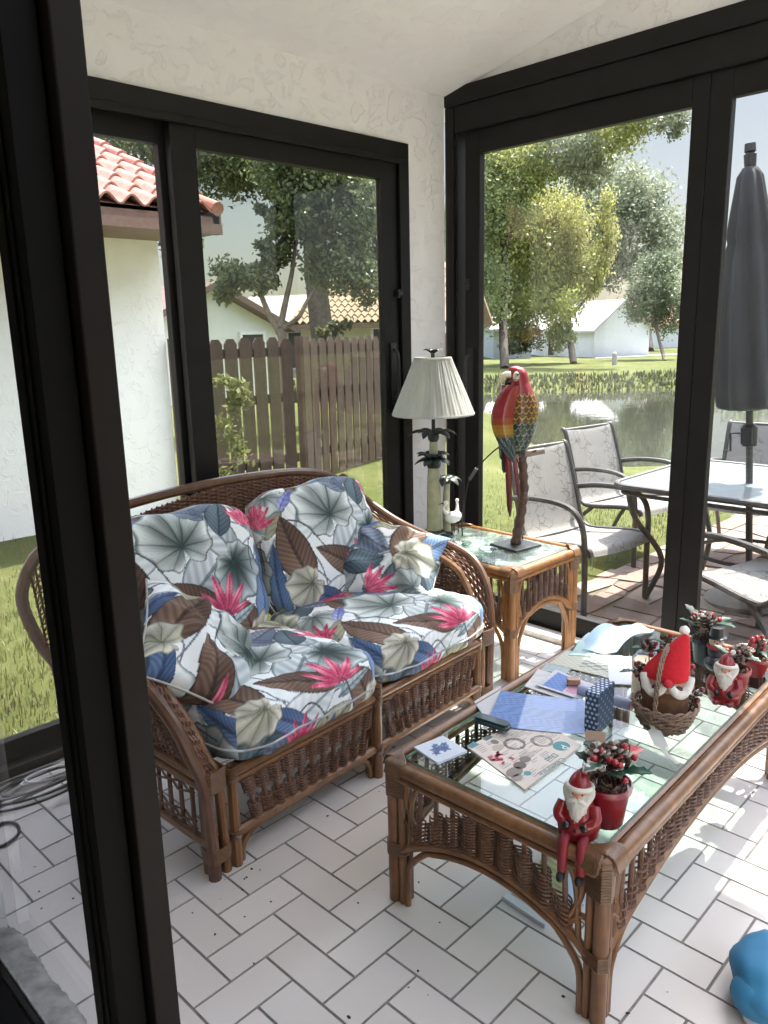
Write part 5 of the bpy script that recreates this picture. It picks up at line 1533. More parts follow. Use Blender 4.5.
# body: a ring-built figure, breast to the viewer's right, back and wing to the left
def ringbody(spec, n=28, colf=None):
    b = MB(); P = []; Cc = []
    for z, a0, w0, ra, rw in spec:
        row = []; cr = []
        for k in range(n):
            t = 2*PI*k/n; p = PP(a0+ra*math.cos(t), w0+rw*math.sin(t), z); row.append(p); cr.append(colf(z, t) if colf else (0.5,)*3)
        P.append(row); Cc.append(cr)
    P = np.array(P); Cc = np.array(Cc)
    b.grid(P, Cc, wrap=True)
    n_ = len(spec)
    b.add(P[0], [tuple(range(n-1, -1, -1))], Cc[0]); b.add(P[-1], [tuple(range(n))], Cc[-1])
    return b
def sm(spec, k=6):
    return spline(np.array(spec, float), k)
def bodycol(z, t):
    # overlapping scale-like feathers: gold high on the breast, green lower down
    zz = (z-.45)/.36; hh = .0255; row = math.floor(z/hh); fr = z/hh-row
    cc_ = t/(2*PI)*18+(row % 2)*.5; fc = abs(cc_-math.floor(cc_)-.5)*2          # 0 mid scale, 1 between scales
    edge = .10+.62*fc**2.2                                                        # rounded lower rim of each scale
    base = np.array(GRN*.8 if zz < .40 else (ORG*.45+GRN*.45 if zz < .58 else (ORG*.55+DRED*.25 if zz < .74 else RED)))
    lite = lin((196, 160, 60)) if zz > .42 else lin((120, 140, 116))
    if zz < .80:
        if abs(fr-edge) < .095: return lite
        base = base*.7
        if fr < edge: base = base*.75
        return base*(.65+.5*fr)
    return base
spec = sm([(.458, .0, .0, .022, .025), (.475, -.004, .0, .050, .052), (.52, .0, .0, .072, .066), (.58, .006, .0, .082, .072), (.64, .010, .0, .084, .072), (.70, .010, .0, .074, .064), (.745, .006, .0, .058, .054), (.775, .002, .0, .048, .048), (.80, -.002, 0, .047, .047), (.825, -.006, 0, .042, .044), (.842, -.010, 0, .030, .032), (.850, -.012, 0, .010, .012)], 14)
ringbody(spec, 168, bodycol).build('body', M['paint_gloss'], par, smooth=180, colors=True)
def wing(side):
    b = MB(); P = []; Cc = []
    n, m_ = 60, 24
    for i in range(n):
        u = i/(n-1); z = .765-.345*u; row = []; cr = []
        wd_ = .060*math.sin(PI*min(1, .10+u*.90))**.6*(1-.25*u)
        for j in range(m_):
            v = j/(m_-1)*2-1
            # wraps round the left/back of the body
            aa = (-.058-.020*math.sin(PI*u)+.012*u) + .052*(1-abs(v)**2.2)*(-.55)+.035*0
            if side == 'near': p = PP(-.030-.045*math.sin(PI*min(1, u*1.05)**.9)+wd_*v*.95, -.050-.022*(1-v*v)-.006*math.sin(PI*u), z)
            else: p = PP(-.060-.012*math.sin(PI*u)-.012*(1-v*v), .02+wd_*v, z)
            row.append(p)
            rowi = math.floor(u*26); fr = u*26-rowi; fc = abs(((v*4+(rowi % 2)*.5) % 1)-.5)*2
            if u < .42: c = RED*(.8+.2*fr)
            elif u < .50: c = RED*.5+ORG*.5
            elif u < .63: c = YEL*(.75+.25*fr)
            elif u < .67: c = YEL*.4+GRN*.6
            else:
                stp = abs(((v*5.0+u*2) % 1)-.5)*2; c = np.array(NAV)*(.55+.45*stp)
                if stp > .86: c = c*.45+lin((150, 176, 168))*.55
            cr.append(c)
        P.append(row); Cc.append(cr)
    b.slab(np.array(P), .007, np.array(Cc))
    return b
wing('near').build('wing', M['paint_gloss'], par, smooth=60, colors=True)
wing('far').build('wing', M['paint_gloss'], par, smooth=60, colors=True)
# head parts: pale face patch, hooked beak, eye
b = MB()
b.ell(PP(-.010, -.036, .805), (.022, .013, .026), 16, 10, rotz(math.radians(-20)), col=WHT)
for k in range(4):
    b.tube([PP(-.026+.002*k, -.050, .792+.008*k), PP(-.008+.002*k, -.0525, .792+.008*k)], .0012, 5, col=lin((90, 40, 40)))
b.build('face_patch', M['paint_gloss'], par, smooth=70, colors=True)
b = MB(); b.ell(PP(-.010, -.0495, .815), (.0055, .003, .0055), 10, 8, col=BLK); b.build('eye', M['paint_gloss'], par, smooth=70, colors=True)
b = MB()
bk = spline([PP(-.040, -.018, .812), PP(-.062, -.024, .812), PP(-.078, -.028, .792), PP(-.080, -.029, .762)], 6)
b.tube(bk, np.array([.020, .020, .0195, .019, .0185, .018, .0175, .017, .0165, .016, .015, .014, .0125, .011, .009, .007, .0045, .003, .001][:len(bk)])*.82, 12, col=lin((206, 196, 172)))
b.build('upper_beak', M['paint_gloss'], par, smooth=70, colors=True)
b = MB(); b.tube(spline([PP(-.040, -.018, .785), PP(-.056, -.022, .775), PP(-.062, -.024, .766)], 4), [.015, .014, .0135, .012, .010, .008, .006, .004, .001], 10, col=BLK); b.build('lower_beak', M['paint_gloss'], par, smooth=70, colors=True)
# long tail feathers
for k, (a0, a1, z1, c0, c1, wd_) in enumerate(((-.050, -.034, .155, RED*.7, DRED*.5, .014), (-.022, .010, .23, lin((140, 60, 66)), lin((90, 40, 48)), .010), (-.062, -.060, .36, NAV, NAV*.7, .012), (-.040, -.028, .29, DRED, NAV, .011))):
    b = MB(); P = []; Cc = []
    for i in range(14):
        u = i/13; z = .475+(z1-.475)*u; w_ = wd_*(1-.2*u)*(1 if u < .86 else (1-u)/.14+.05)
        row = [PP(a0+(a1-a0)*u+w_*v, -.035+.012*k-.004*(1-v*v), z) for v in (-1, -.5, 0, .5, 1)]
        P.append(row); Cc.append([np.array(c0)*(1-u)+np.array(c1)*u]*5)
    b.slab(np.array(P), .004, np.array(Cc)); b.build('tail_feather', M['paint_gloss'], par, smooth=60, colors=True)
for k in (-.028, .02):
    b = MB()
    for q in (-.010, 0, .010): b.tube(spline([PP(k+q, -.005, .462), PP(k+q, -.022, .458), PP(k+q, -.022, .440)], 4), .0055, 7)
    b.build('claw', simple('grey_claw', (0.10, 0.095, 0.09), 0.5), par)
# small dish and keepsakes on the end table
def dish(name, label, x, y, r, h, colr):
    b = MB(); b.lathe([(0, 0), (r*.55, 0), (r*.8, h*.4), (r, h), (r*.97, h*1.04), (r*.75, h*.55), (r*.5, h*.25), (0, h*.22)], 28, (x, y, EZ), rfun=lambda a, z: 1+.04*np.sin(a*8)); tag(b.build(name, colr, None, smooth=60), label, 'dish', 'small dishes on the end table')
M['clear_dish'] = glass_mat('clear_dish_glass', (0.72, 0.80, 0.78), 2.5, 0.05)
dish('glass_dish', 'small clear glass dish in front of the lamp foot', 1.640, .665, .040, .016, M['clear_dish'])
dish('glass_dish', 'flat clear glass dish beside the parrot stand', 1.640, .520, .045, .012, M['clear_dish'])

# ================================================================== THINGS ON THE COFFEE TABLE
Z0 = TZ + .0002
BERRY = lin((150, 22, 34)); DBERRY = lin((92, 18, 26)); HOLLY = lin((34, 78, 56)); HOLLY2 = lin((26, 58, 44)); CONE = lin((74, 50, 40)); SNOW = lin((210, 206, 198)); SKIN = lin((206, 160, 138)); DKR = lin((118, 20, 34))
def holly(b, c, az, L, w, tilt, col, edge=None):
    P = []; Cc = []; n = 11
    ca, sa = math.cos(az), math.sin(az)
    for i in range(n):
        u = i/(n-1); ww = w*math.sin(PI*min(1, .05+.95*u))**.7*(1+.30*(1 if i % 3 == 1 else -.5)*(0 < i < n-1))
        p = np.array(c)+np.array([ca*L*u, sa*L*u, tilt*L*u-.25*L*u*u]); s = np.array([-sa, ca, 0])
        P.append([p-s*ww+np.array([0, 0, .2*ww]), p-s*ww*.5, p, p+s*ww*.5, p+s*ww+np.array([0, 0, .2*ww])])
        e = np.array(col if edge is None else edge)
        Cc.append([e, col, np.array(col)*.8, col, e])
    b.slab(np.array(P), .0022, np.array(Cc))
def berry(b, c, r=.008, col=None): b.ell(c, r, 10, 7, col=BERRY if col is None else col)
def cone(b, c, r=.020, h=.04, frost=.5, R=None):
    k = 0
    for i in range(7):
        u = i/6; n = max(4, int(9-4*u))
        for j in range(n):
            a = 2*PI*j/n+i*.4; rr_ = r*math.sin(PI*(.22+.72*u))**.8
            p = np.array([rr_*math.cos(a), rr_*math.sin(a), h*(u-.5)])
            if R is not None: p = R @ p
            col = CONE*(1-frost*((j+i) % 2))+SNOW*(frost*((j+i) % 2))
            Rl = rotz(a) @ roty(math.radians(-30))
            if R is not None: Rl = R @ Rl
            b.ell(np.array(c)+p, (r*.42, r*.30, r*.12), 7, 5, Rl, col=col)
    b.ell(c, (r*.6, r*.6, h*.45), 8, 6, R, col=CONE*.7)
def bunch(parent, off, c, spread, nb, nh, nc, seed, hmax=.05, frosty=.5):
    r = random.Random(seed)
    c = np.array(c, float)
    for k in range(nh):
        b = MB(); a = 2*PI*k/nh+r.uniform(-.3, .3)
        holly(b, c+np.array([math.cos(a)*spread*.35, math.sin(a)*spread*.35, r.uniform(0, hmax*.6)]), a, spread*r.uniform(.85, 1.25), spread*.26, r.uniform(.1, .9), HOLLY if k % 2 else HOLLY2, SNOW*.7 if k % 3 == 0 else None)
        b.build('holly_leaf', M['decor_leaf'], parent, smooth=60, colors=True, off=off)
    for k in range(nc):
        b = MB(); a = r.uniform(0, 2*PI); q = r.uniform(0, spread*.45)
        cone(b, c+np.array([math.cos(a)*q, math.sin(a)*q, hmax*(.35+.4*r.random())]), spread*.42, spread*.8, frosty, rotx(r.uniform(-.5, .5)) @ roty(r.uniform(-.5, .5)))
        b.build('pine_cone', M['paint'], parent, smooth=60, colors=True, off=off)
    b = MB()
    for k in range(nb):
        a = r.uniform(0, 2*PI); q = spread*r.uniform(.2, .95); p = c+np.array([math.cos(a)*q, math.sin(a)*q, hmax*r.uniform(.1, 1.1)])
        berry(b, p, r.uniform(.0065, .010), BERRY if r.random() < .65 else DBERRY); b.tube([c+np.array([0, 0, hmax*.1]), p], .0012, 5, col=CONE*.7)
    b.build('berries', M['paint_gloss'], parent, smooth=70, colors=True, off=off)
def flower_pot(parent, off, c, r, h, col, moss=True):
    b = MB(); c = np.array(c, float)
    b.lathe([(0, .002), (r*.70, 0), (r*.74, .003), (r*.95, h*.80), (r*.97, h*.82), (r*1.04, h*.83), (r*1.06, h*.86), (r*1.05, h), (r*.99, h), (r*.96, h*.90), (0, h*.86)], 32, tuple(c), col=col, cap=False)
    b.build('pot', M['paint_gloss'], parent, smooth=50, colors=True, off=off)
    b = MB(); r2 = random.Random(5)
    for k in range(60):
        a = r2.uniform(0, 6.28); q = r*.9*r2.random()**.5; b.tube(spline([c+np.array([math.cos(a)*q, math.sin(a)*q, h*.86]), c+np.array([math.cos(a+.3)*q*.9, math.sin(a+.3)*q*.9, h*1.0+.008*r2.random()]), c+np.array([math.cos(a+.9)*q*.9, math.sin(a+.9)*q*.9, h*.88])], 3), .0022, 5, col=(CONE if k % 3 else lin((120, 92, 66)))*r2.uniform(.6, 1.1))
    b.build('moss', M['paint'], parent, smooth=60, colors=True, off=off)
def red_figure(parent, off, c, az, s, legs=False):
    """squat ceramic figure in a red coat and pointed hood, white beard"""
    R = rotz(az); c = np.array(c, float)
    def T(x, y, z): return c+R@np.array([x, y, z])*s
    b = MB(); n = 28
    prof = sm([(.0, 0), (.036, .0), (.041, .012), (.043, .030), (.036, .055), (.027, .074), (.022, .084)], 5)
    P = []
    for rr_, z in prof: P.append([T(rr_*math.cos(a)*1.0, rr_*math.sin(a)*1.05, z) for a in np.arange(n)*2*PI/n])
    b.grid(np.array(P), np.tile(BERRY*.75, (len(prof)*n, 1)), wrap=True)
    b.build('coat', M['paint_gloss'], parent, smooth=70, colors=True, off=off)
    b = MB(); b.ell(T(.002, 0, .098), (.0235*s, .0225*s, .0225*s), 16, 12, R, col=SKIN); b.ell(T(.025, 0, .097), .0045*s, 8, 6, col=SKIN*np.array([1.05, .75, .7]))
    for yy in (-.009, .009): b.ell(T(.0215, yy, .1025), .0024*s, 8, 6, col=BLK)
    b.build('head', M['paint'], parent, smooth=70, colors=True, off=off)
    b = MB(); P = []; Cc = []
    for i in range(12):
        u = i/11; w = .029*math.cos(u*1.30)*(1+.12*math.sin(u*9)); z = .103-.064*u; x = .0185+.015*math.sin(u*PI*.8)+.006*u
        P.append([T(x-.016*abs(v)**1.7+.002*math.sin(v*9+u*8), w*v, z+.012*(abs(v)**2)*(1-u)) for v in np.linspace(-1, 1, 11)]); Cc.append([SNOW*(.88+.12*math.sin(v*14+u*9)) for v in np.linspace(-1, 1, 11)])
    b.slab(np.array(P), .006*s, np.array(Cc))
    for sg in (-1, 1): b.ell(T(.027, sg*.009, .090), (.0055*s, .011*s, .0048*s), 10, 7, R @ rotx(-sg*.35), col=SNOW)
    b.build('beard', M['paint'], parent, smooth=70, colors=True, off=off)
    b = MB(); b.tube(spline([T(.002, 0, .105), T(-.004, .0, .122), T(-.010, .004, .138), T(-.008, .012, .148)], 5), np.array([.0245, .0245, .024, .0235, .0225, .021, .019, .017, .0145, .012, .0095, .008, .0065, .005, .0045, .004])*s, 16, col=BERRY*.72)
    b.build('hood', M['paint_gloss'], parent, smooth=70, colors=True, off=off)
    b = MB(); b.tube([T(.0255*math.cos(a), .0255*math.sin(a), .1105+.003*math.cos(a)) for a in np.linspace(0, 2*PI, 22)[:-1]], .0052*s, 8, closed=True, col=SNOW); b.ell(T(-.008, .013, .149), .0075*s, 10, 8, col=SNOW); b.build('fur_trim', M['paint'], parent, smooth=70, colors=True, off=off)
    for sg in (-1, 1):
        b = MB(); b.tube(spline([T(.006, sg*.032, .070), T(.024, sg*.038, .050), T(.036, sg*.022, .040)], 5), [.0125*s]*5+[.0115*s]*3+[.0105*s]*3, 10, col=BERRY*.7); b.ell(T(.039, sg*.019, .039), .0105*s, 10, 7, col=BLK)
        b.build('arm', M['paint_gloss'], parent, smooth=70, colors=True, off=off)
        if legs:
            b = MB(); b.tube([T(.022, sg*.017, .012), T(.055, sg*.019, .009), T(.066, sg*.019, -.008), T(.068, sg*.019, -.050)], [.012*s, .011*s, .0105*s, .0095*s], 9, col=DKR*1.1); b.ell(T(.076, sg*.019, -.058), (.018*s, .0095*s, .0095*s), 10, 7, R, col=BLK)
            b.build('leg', M['paint'], parent, smooth=70, colors=True, off=off)
        else:
            b = MB(); b.ell(T(.034, sg*.018, .010), (.020*s, .013*s, .010*s), 10, 7, R, col=DKR*.8); b.build('boot', M['paint_gloss'], parent, smooth=70, colors=True, off=off)
    b = MB(); b.ell(T(.0425, 0, .030), .004*s, 8, 6, col=BLK); b.ell(T(.036, 0, .050), .004*s, 8, 6, col=BLK); b.build('button', M['paint'], parent, smooth=70, colors=True, off=off)

def sheet(name, label, cat, quad, z, t=.0012, col=(.7, .7, .7), group=None, n=14, warp=.0, prints=None, parent=None, mat='paper', seed=0, painter=None):
    q = [np.array(p, float) for p in quad]; P = []; Cc = []
    r = np.random.default_rng(seed); ph = r.uniform(0, 6, 4)
    for i in range(n):
        u = i/(n-1); row = []; cr = []
        for j in range(n):
            v = j/(n-1); p = (q[0]*(1-u)+q[1]*u)*(1-v)+(q[3]*(1-u)+q[2]*u)*v
            w = warp*(.5+.5*math.sin(u*5+ph[0]+2*v))*(.35+.65*abs(2*u-1)**2)
            row.append((p[0], p[1], z+t/2+w)); cr.append(painter(u, v) if painter else col)
        P.append(row); Cc.append(cr)
    b = MB(); b.slab(np.array(P), t, np.array(Cc))
    o = b.build(name, M[mat], parent, smooth=60, colors=True)
    if parent is None: tag(o, label, cat, group)
    return o
GP = 'papers on the coffee table'
# newspaper
q = [(.272, -.643), (.545, -.632), (.590, -.445), (.335, -.415)]
ZN = Z0+.0052
b = MB()
P = [[tuple((np.array(q[0])*(1-u)+np.array(q[1])*u)*(1-v)+(np.array(q[3])*(1-u)+np.array(q[2])*u)*v)+(Z0+.0025,) for v in np.linspace(0, 1, 8)] for u in np.linspace(0, 1, 8)]
b.slab(np.array(P), .005, lin((208, 198, 188)))
def oval(x, y, rx, ry, col, z=ZN, n=22, rot=0): 
    R = rotz(rot); b.prism([tuple((R@np.array([rx*math.cos(a), ry*math.sin(a), 0]))[:2]+np.array([x, y])) for a in np.arange(n)*2*PI/n], z, z+.0004, col=col)
def ringp(x, y, r, col, k=26, s=.0055):
    rr_ = random.Random(int(x*1e4))
    for i in range(k):
        a = 2*PI*i/k; oval(x+math.cos(a)*r, y+math.sin(a)*r, s*rr_.uniform(.6, 1.2), s*rr_.uniform(.5, 1), np.array(col)*rr_.uniform(.7, 1.25), n=8, rot=a)
ringp(.430, -.500, .026, lin((128, 118, 112))); ringp(.492, -.545, .026, lin((150, 146, 138)))
oval(.504, -.597, .024, .022, lin((70, 138, 142)), rot=0); oval(.335, -.607, .010, .0095, lin((84, 146, 150)))
for i in range(26):
    rr_ = random.Random(i); oval(.343+rr_.uniform(-.024, .024), -.515+rr_.uniform(-.026, .024), .006, .004, lin((196, 84, 96))*rr_.uniform(.7, 1.2), n=7, rot=rr_.uniform(0, 3))
for x, y, rx, ry, c in ((.318, -.580, .026, .018, (134, 122, 116)), (.352, -.572, .018, .016, (104, 92, 88)), (.385, -.565, .016, .014, (120, 108, 102)), (.300, -.600, .018, .012, (150, 140, 134)), (.385, -.480, .02, .012, (176, 168, 150)), (.402, -.455, .010, .012, (120, 118, 112))):
    oval(x, y, rx, ry, lin(c))
b.box((.336, -.432, ZN), (.364, -.413, ZN+.0004), col=lin((86, 132, 146))); b.box((.392, -.436, ZN), (.420, -.420, ZN+.0004), col=lin((90, 110, 112)))
for i in range(9): b.box((.44+.0*i, -.488+.0045*i, ZN), (.50+.02*math.sin(i*3), -.4865+.0045*i, ZN+.0003), col=lin((150, 146, 142)))
for i in range(7): b.box((.385, -.545-.0045*i, ZN), (.43+.01*math.sin(i*5), -.5435-.0045*i, ZN+.0003), col=lin((160, 154, 148)))
def nq(u, v): return (np.array(q[0])*(1-u)+np.array(q[1])*u)*(1-v)+(np.array(q[3])*(1-u)+np.array(q[2])*u)*v
rr_ = random.Random(91)
for cx in range(6):
    for ln in range(26):
        u0, v0 = .05+.155*cx, .05+.035*ln
        if rr_.random() < .42 or (u0 > .55 and v0 < .3): continue
        c0 = nq(u0, v0); c1 = nq(min(.97, u0+.12*rr_.uniform(.5, 1)), v0); c3 = nq(u0, v0+.012)
        b.prism([tuple(c0), tuple(c1), (c1[0]+c3[0]-c0[0], c1[1]+c3[1]-c0[1]), tuple(c3)], ZN-.0001, ZN+.00015, col=lin((164, 158, 152))*rr_.uniform(.85, 1.15))
news = tag(b.build('newspaper', M['paper'], None, smooth=0, colors=True), 'folded newspaper with round pictures and teal logo, on the coffee table', 'newspaper')
def text(s, x, y, z, size, rot, mat, parent, name='lettering'):
    cu = bpy.data.curves.new(name, 'FONT'); cu.body = s; cu.size = size; cu.extrude = .0002; cu.align_x = 'LEFT'
    to = bpy.data.objects.new(name, cu); COL.objects.link(to)
    me = bpy.data.meshes.new_from_object(to.evaluated_get(bpy.context.evaluated_depsgraph_get()))
    bpy.data.objects.remove(to); bpy.data.curves.remove(cu)
    me.materials.clear(); me.materials.append(mat)
    o = bpy.data.objects.new(name, me); COL.objects.link(o); o.location = (x, y, z); o.rotation_euler = (0, 0, rot)
    if parent: o.parent = parent
    return o
inkg = simple('grey_teal_ink', tuple(lin((112, 146, 148))), 0.6); whit = simple('white_ink', (.75, .76, .75), .6)
text('Celebrate', .456, -.6285, ZN+.0004, .0265, PI-.03, inkg, news); text('Dad', .461, -.6015, ZN+.0004, .0265, PI-.03, inkg, news)
text('p', .5115, -.6025, ZN+.0006, .036, PI-.03, whit, news)
# blue flyer
def flyp(u, v):
    k = .5+.28*math.sin(u*57+4*math.sin(v*13))*math.sin(v*61+u*20)+.22*math.sin(v*97+3*math.sin(u*21))*math.sin(u*23)
    if u < .33: return lin((92, 124, 180))*(.45+.95*k)
    if .60 < v < .93 and .40 < u < .9: k2 = .5+.5*math.sin(v*90); return lin((164, 184, 226))*(.86+.14*k2)
    if u > .78: return lin((150, 172, 220))*(.72+.30*k)
    return lin((168, 186, 222))*(.66+.44*k)
sheet('flyer', 'blue and white printed flyer lying over the newspaper', 'flyer', [(.453, -.387), (.592, -.614), (.765, -.510), (.655, -.287)], ZN+.0012, .0014, None, GP, 46, .006, painter=lambda u, v: flyp(u, v), seed=2)
# dark green eyeglass case
cx_, cy_ = .457, -.404
case = thing('eyeglass_case', 'dark green rounded case on the corner of the blue flyer', 'case', (cx_, cy_, ZN+.0095), math.radians(-82))
b = MB(); b.prism(rr(.056, .0195, .016, 5), 0, .012); b.build('body', simple('dark_green_plastic', tuple(lin((30, 62, 62))), .35, coat=.3), case, smooth=30, bevel=.004)
b = MB(); b.prism(rr(.053, .017, .015, 5), .0122, .0185); b.build('lid', simple('dark_teal_plastic', tuple(lin((26, 54, 56))), .35, coat=.3), case, smooth=30, bevel=.004)
# white tile coaster with blue flower
co = thing('coaster', 'square white coaster with a blue flower at the table corner', 'coaster', (.276, -.372, Z0), math.radians(-10))
def cpaint(x, y):
    c = lin((206, 214, 226))
    for fx, fy, fr in ((-.008, .004, .016), (.010, -.006, .014), (-.022, -.010, .010), (.022, .012, .009), (.0, .022, .008)):
        d = math.hypot(x-fx, y-fy); a = math.atan2(y-fy, x-fx)
        if d < fr*(1+.3*math.sin(a*5)): c = lin((88, 110, 158))*(.6+.5*d/fr)
    return c
P = []; Cc = []
for i in range(40):
    row = []; cr = []
    for j in range(40):
        x, y = (i/39-.5)*.100, (j/39-.5)*.100; row.append((x, y, .003)); cr.append(cpaint(x, y))
    P.append(row); Cc.append(cr)
b = MB(); b.slab(np.array(P), .006, np.array(Cc)); b.build('tile', M['paint_gloss'], co, smooth=20, colors=True)
# loose mail
def mailp(c0, c1, f): return lambda u, v: lin(c0)*(.8+.2*math.sin(u*f+3*math.sin(v*9)))*.55+lin(c1)*.45
sheet('letter', 'grey-white letter at the sofa-side edge of the coffee table', 'letter', [(.555, -.262), (.500, -.345), (.560, -.352), (.700, -.255)], Z0+.0002, .0012, lin((188, 188, 190)), GP, 8)
sheet('letter', 'long pale letter under the open mail on the coffee table', 'letter', [(.738, -.315), (.742, -.470), (.890, -.470), (.872, -.275)], Z0+.0002, .003, lin((196, 198, 200)), GP, 10, painter=mailp((190, 192, 196), (206, 206, 206), 40))
sheet('leaflet', 'teal and grey leaflet tucked behind the open mail', 'leaflet', [(.868, -.285), (.905, -.360), (.985, -.345), (.935, -.268)], Z0+.0002, .0022, lin((132, 156, 160)), GP, 10, painter=mailp((128, 152, 160), (176, 186, 186), 30))
def mp(u, v):
    k = .5+.5*math.sin(u*40)*math.sin(v*37)
    if .08 < v < .92 and .10 < u < .55: return lin((86, 120, 186))*(.7+.5*k)
    if .15 < v < .85 and .58 < u < .80: return lin((196, 140, 166))*(.85+.2*k)
    return lin((192, 194, 202))*(.85+.15*k)
sheet('open_mail', 'folded mail with blue and pink print, a wooden block on it', 'mail', [(.757, -.345), (.765, -.500), (.880, -.470), (.890, -.330)], Z0+.0062, .0025, None, GP, 34, .004, painter=mp, seed=4)
b = MB(); b.prism(rr(.020, .0125, .003, 3), 0, .017, M4(rotz(-.9), (.836, -.428, Z0+.0135))); tag(b.build('wooden_block', simple('tan_wood_block', tuple(lin((172, 134, 112))), .5), None, smooth=30, bevel=.001), 'small tan wooden block resting on the open mail', 'block')
def patp(u, v):
    k = 1 if (int(u*9)+int(v*12)) % 2 else 0
    if u > .45 and .2 < v < .95: return lin((176, 178, 166)) if k else lin((112, 120, 112))
    return lin((190, 192, 176))*(.8+.2*math.sin(u*50)*math.sin(v*44))
sheet('brochure', 'patterned grey-green brochure below the blue paper bag', 'brochure', [(.935, -.275), (.965, -.480), (1.150, -.425), (1.065, -.262)], Z0+.0002, .003, None, GP, 40, painter=patp)
sheet('envelope', 'white envelope with small grey bars behind the gift box', 'envelope', [(.925, -.500), (.965, -.555), (1.160, -.450), (1.105, -.392)], Z0+.0036, .0015, None, GP, 30, painter=lambda u, v: lin((120, 124, 134)) if (v > .55 and .3 < u < .8 and (int(v*34) % 3 == 0)) else lin((206, 212, 226)))
# pale blue folded paper bag
b = MB(); P = []
A_ = [np.array(p) for p in ((1.070, -.300), (1.140, -.405), (1.425, -.400), (1.385, -.305))]
n = 16
for i in range(n):
    u = i/(n-1); row = []
    for j in range(n):
        v = j/(n-1); p = (A_[0]*(1-u)+A_[1]*u)*(1-v)+(A_[3]*(1-u)+A_[2]*u)*v
        z = .010+.050*math.sin(PI*min(1, v*1.1))*(1-.5*u)*(1 if v > .12 else v/.12)+.006*math.sin(u*7+v*5)+.018*max(0, .5-abs(u-.5))*v
        row.append((p[0], p[1], Z0+z))
    P.append(row)
b.slab(np.array(P), .003, lin((176, 206, 224)))
bag = tag(b.build('paper_bag', M['paper'], None, smooth=25, colors=True), 'crumpled pale blue paper bag on the far end of the coffee table', 'bag')
b = MB(); P2 = [[(x, y, z-.012) for x, y, z in row] for row in (np.array(P)[:10, :7]+np.array([-.04, .012, -.004])).tolist()]
P2 = np.array(P2); P2[..., 2] = np.maximum(P2[..., 2], Z0+.0045); b.slab(P2, .002, lin((186, 214, 216))); b.build('lower_flap', M['paper'], bag, smooth=25, colors=True)
b = MB(); b.lathe([(0, 0), (.017, 0), (.0185, .002), (.0185, .011), (.016, .013), (.010, .0125), (0, .0125)], 26, (1.120, -.2795, Z0+.0036)); tag(b.build('bottle_cap', simple('bright_green_plastic', tuple(lin((26, 150, 84))), .35), None, smooth=40), 'bright green plastic cap beside the pale blue paper bag', 'cap')
# gift box
gb = thing('gift_box', 'thin navy gift box with pale dots standing on edge', 'box', (.672, -.610, Z0+.0), math.radians(5))
b = MB(); b.box((-.052, -.019, 0), (.052, .019, .121), col=lin((44, 66, 100))); b.build('body', M['paper'], gb, smooth=0, colors=True, bevel=.001)
b = MB()
def dotp(c, R, r, col): b.prism([(r*math.cos(a), r*math.sin(a)) for a in np.arange(9)*2*PI/9], 0, .0004, M4(R, c), col=col)
LB = lin((168, 190, 214))
for i in range(3):
    for j in range(9):
        dotp((-.0521-.0, -.0125+.0125*i+(.006 if j % 2 else 0)-.003, .008+.0135*j), roty(-PI/2), .0040, LB)
for i in range(8):
    for j in range(3): dotp((-.046+.0132*i, -.0125+.0125*j+(.003 if i % 2 else -.003), .1212), np.eye(3), .0042, lin((190, 206, 224)))
for i in range(8):
    for j in range(9):
        if (i+j) % 2 == 0: dotp((-.046+.0132*i, -.0192, .008+.0135*j), rotx(PI/2), .0038, lin((120, 138, 146)))
b.build('dot_pattern', M['paper'], gb, smooth=0, colors=True)
# rolled magazine beyond the gift box
b = MB(); b.tube([(.800, -.470, Z0+.0195), (.812, -.632, Z0+.0195)], .0165, 16, col=lin((150, 160, 190)))
rm = tag(b.build('rolled_magazine', M['paper'], None, smooth=40, colors=True), 'rolled magazine with a pink end behind the gift box', 'magazine')
b = MB(); b.tube([(.812, -.6325, Z0+.0195), (.8121, -.6360, Z0+.0195)], .0155, 16, col=lin((176, 116, 122))); b.build('rolled_end', M['paper'], rm, smooth=40, colors=True)
# cream pillar candle
cn = thing('pillar_candle', 'cream pillar candle behind the wicker basket', 'candle', (.955, -.600, Z0), 0)
b = MB(); b.lathe([(0, 0), (.036, 0), (.037, .003), (.037, .100), (.034, .104), (.028, .100), (0, .098)], 28); b.build('wax', simple('cream_wax', tuple(lin((214, 200, 168))), .45), cn, smooth=50)
b = MB(); b.tube([(0, 0, .097), (.001, 0, .108)], .0012, 6); b.build('wick', M['dark'], cn)

# ---- wicker basket with the bearded red-hat figure
BX, BY = .790, -.742
bk = thing('wicker_basket', 'round wicker basket with hoop handle on the coffee table', 'basket', (BX, BY, Z0), 0); bk.scale = (.86, .86, .86)
M['basket_w'] = wood('grey_tan_willow', (0.13, 0.085, 0.06), (0.34, 0.24, 0.175), .6, (50, 50, 50), 0.05)
b = MB(); ns = 22
def br(z): return .058+.040*(z/.082)**.7
for k in range(ns):
    a = 2*PI*k/ns; b.tube([(br(z)*math.cos(a), br(z)*math.sin(a), z) for z in np.linspace(.003, .088, 6)], .0036, 6)
for j, z in enumerate(np.arange(.005, .084, .0066)):
    P = []
    for k in range(ns*2):
        a = PI*k/ns; s_ = (1 if (k//2+j) % 2 else -1)*(.0048 if k % 2 == 0 else 0); zz = z+.0022*math.sin(a*5+j)
        P.append(((br(z)+s_)*math.cos(a), (br(z)+s_)*math.sin(a), zz))
    b.tube(spline(P, 2, True), .0029+.0006*(j % 3), 6, closed=True)
b.lathe([(0, .002), (.058, .002), (.060, .006), (0, .007)], 22)
b.build('body', M['basket_w'], bk, smooth=70)
b = MB()
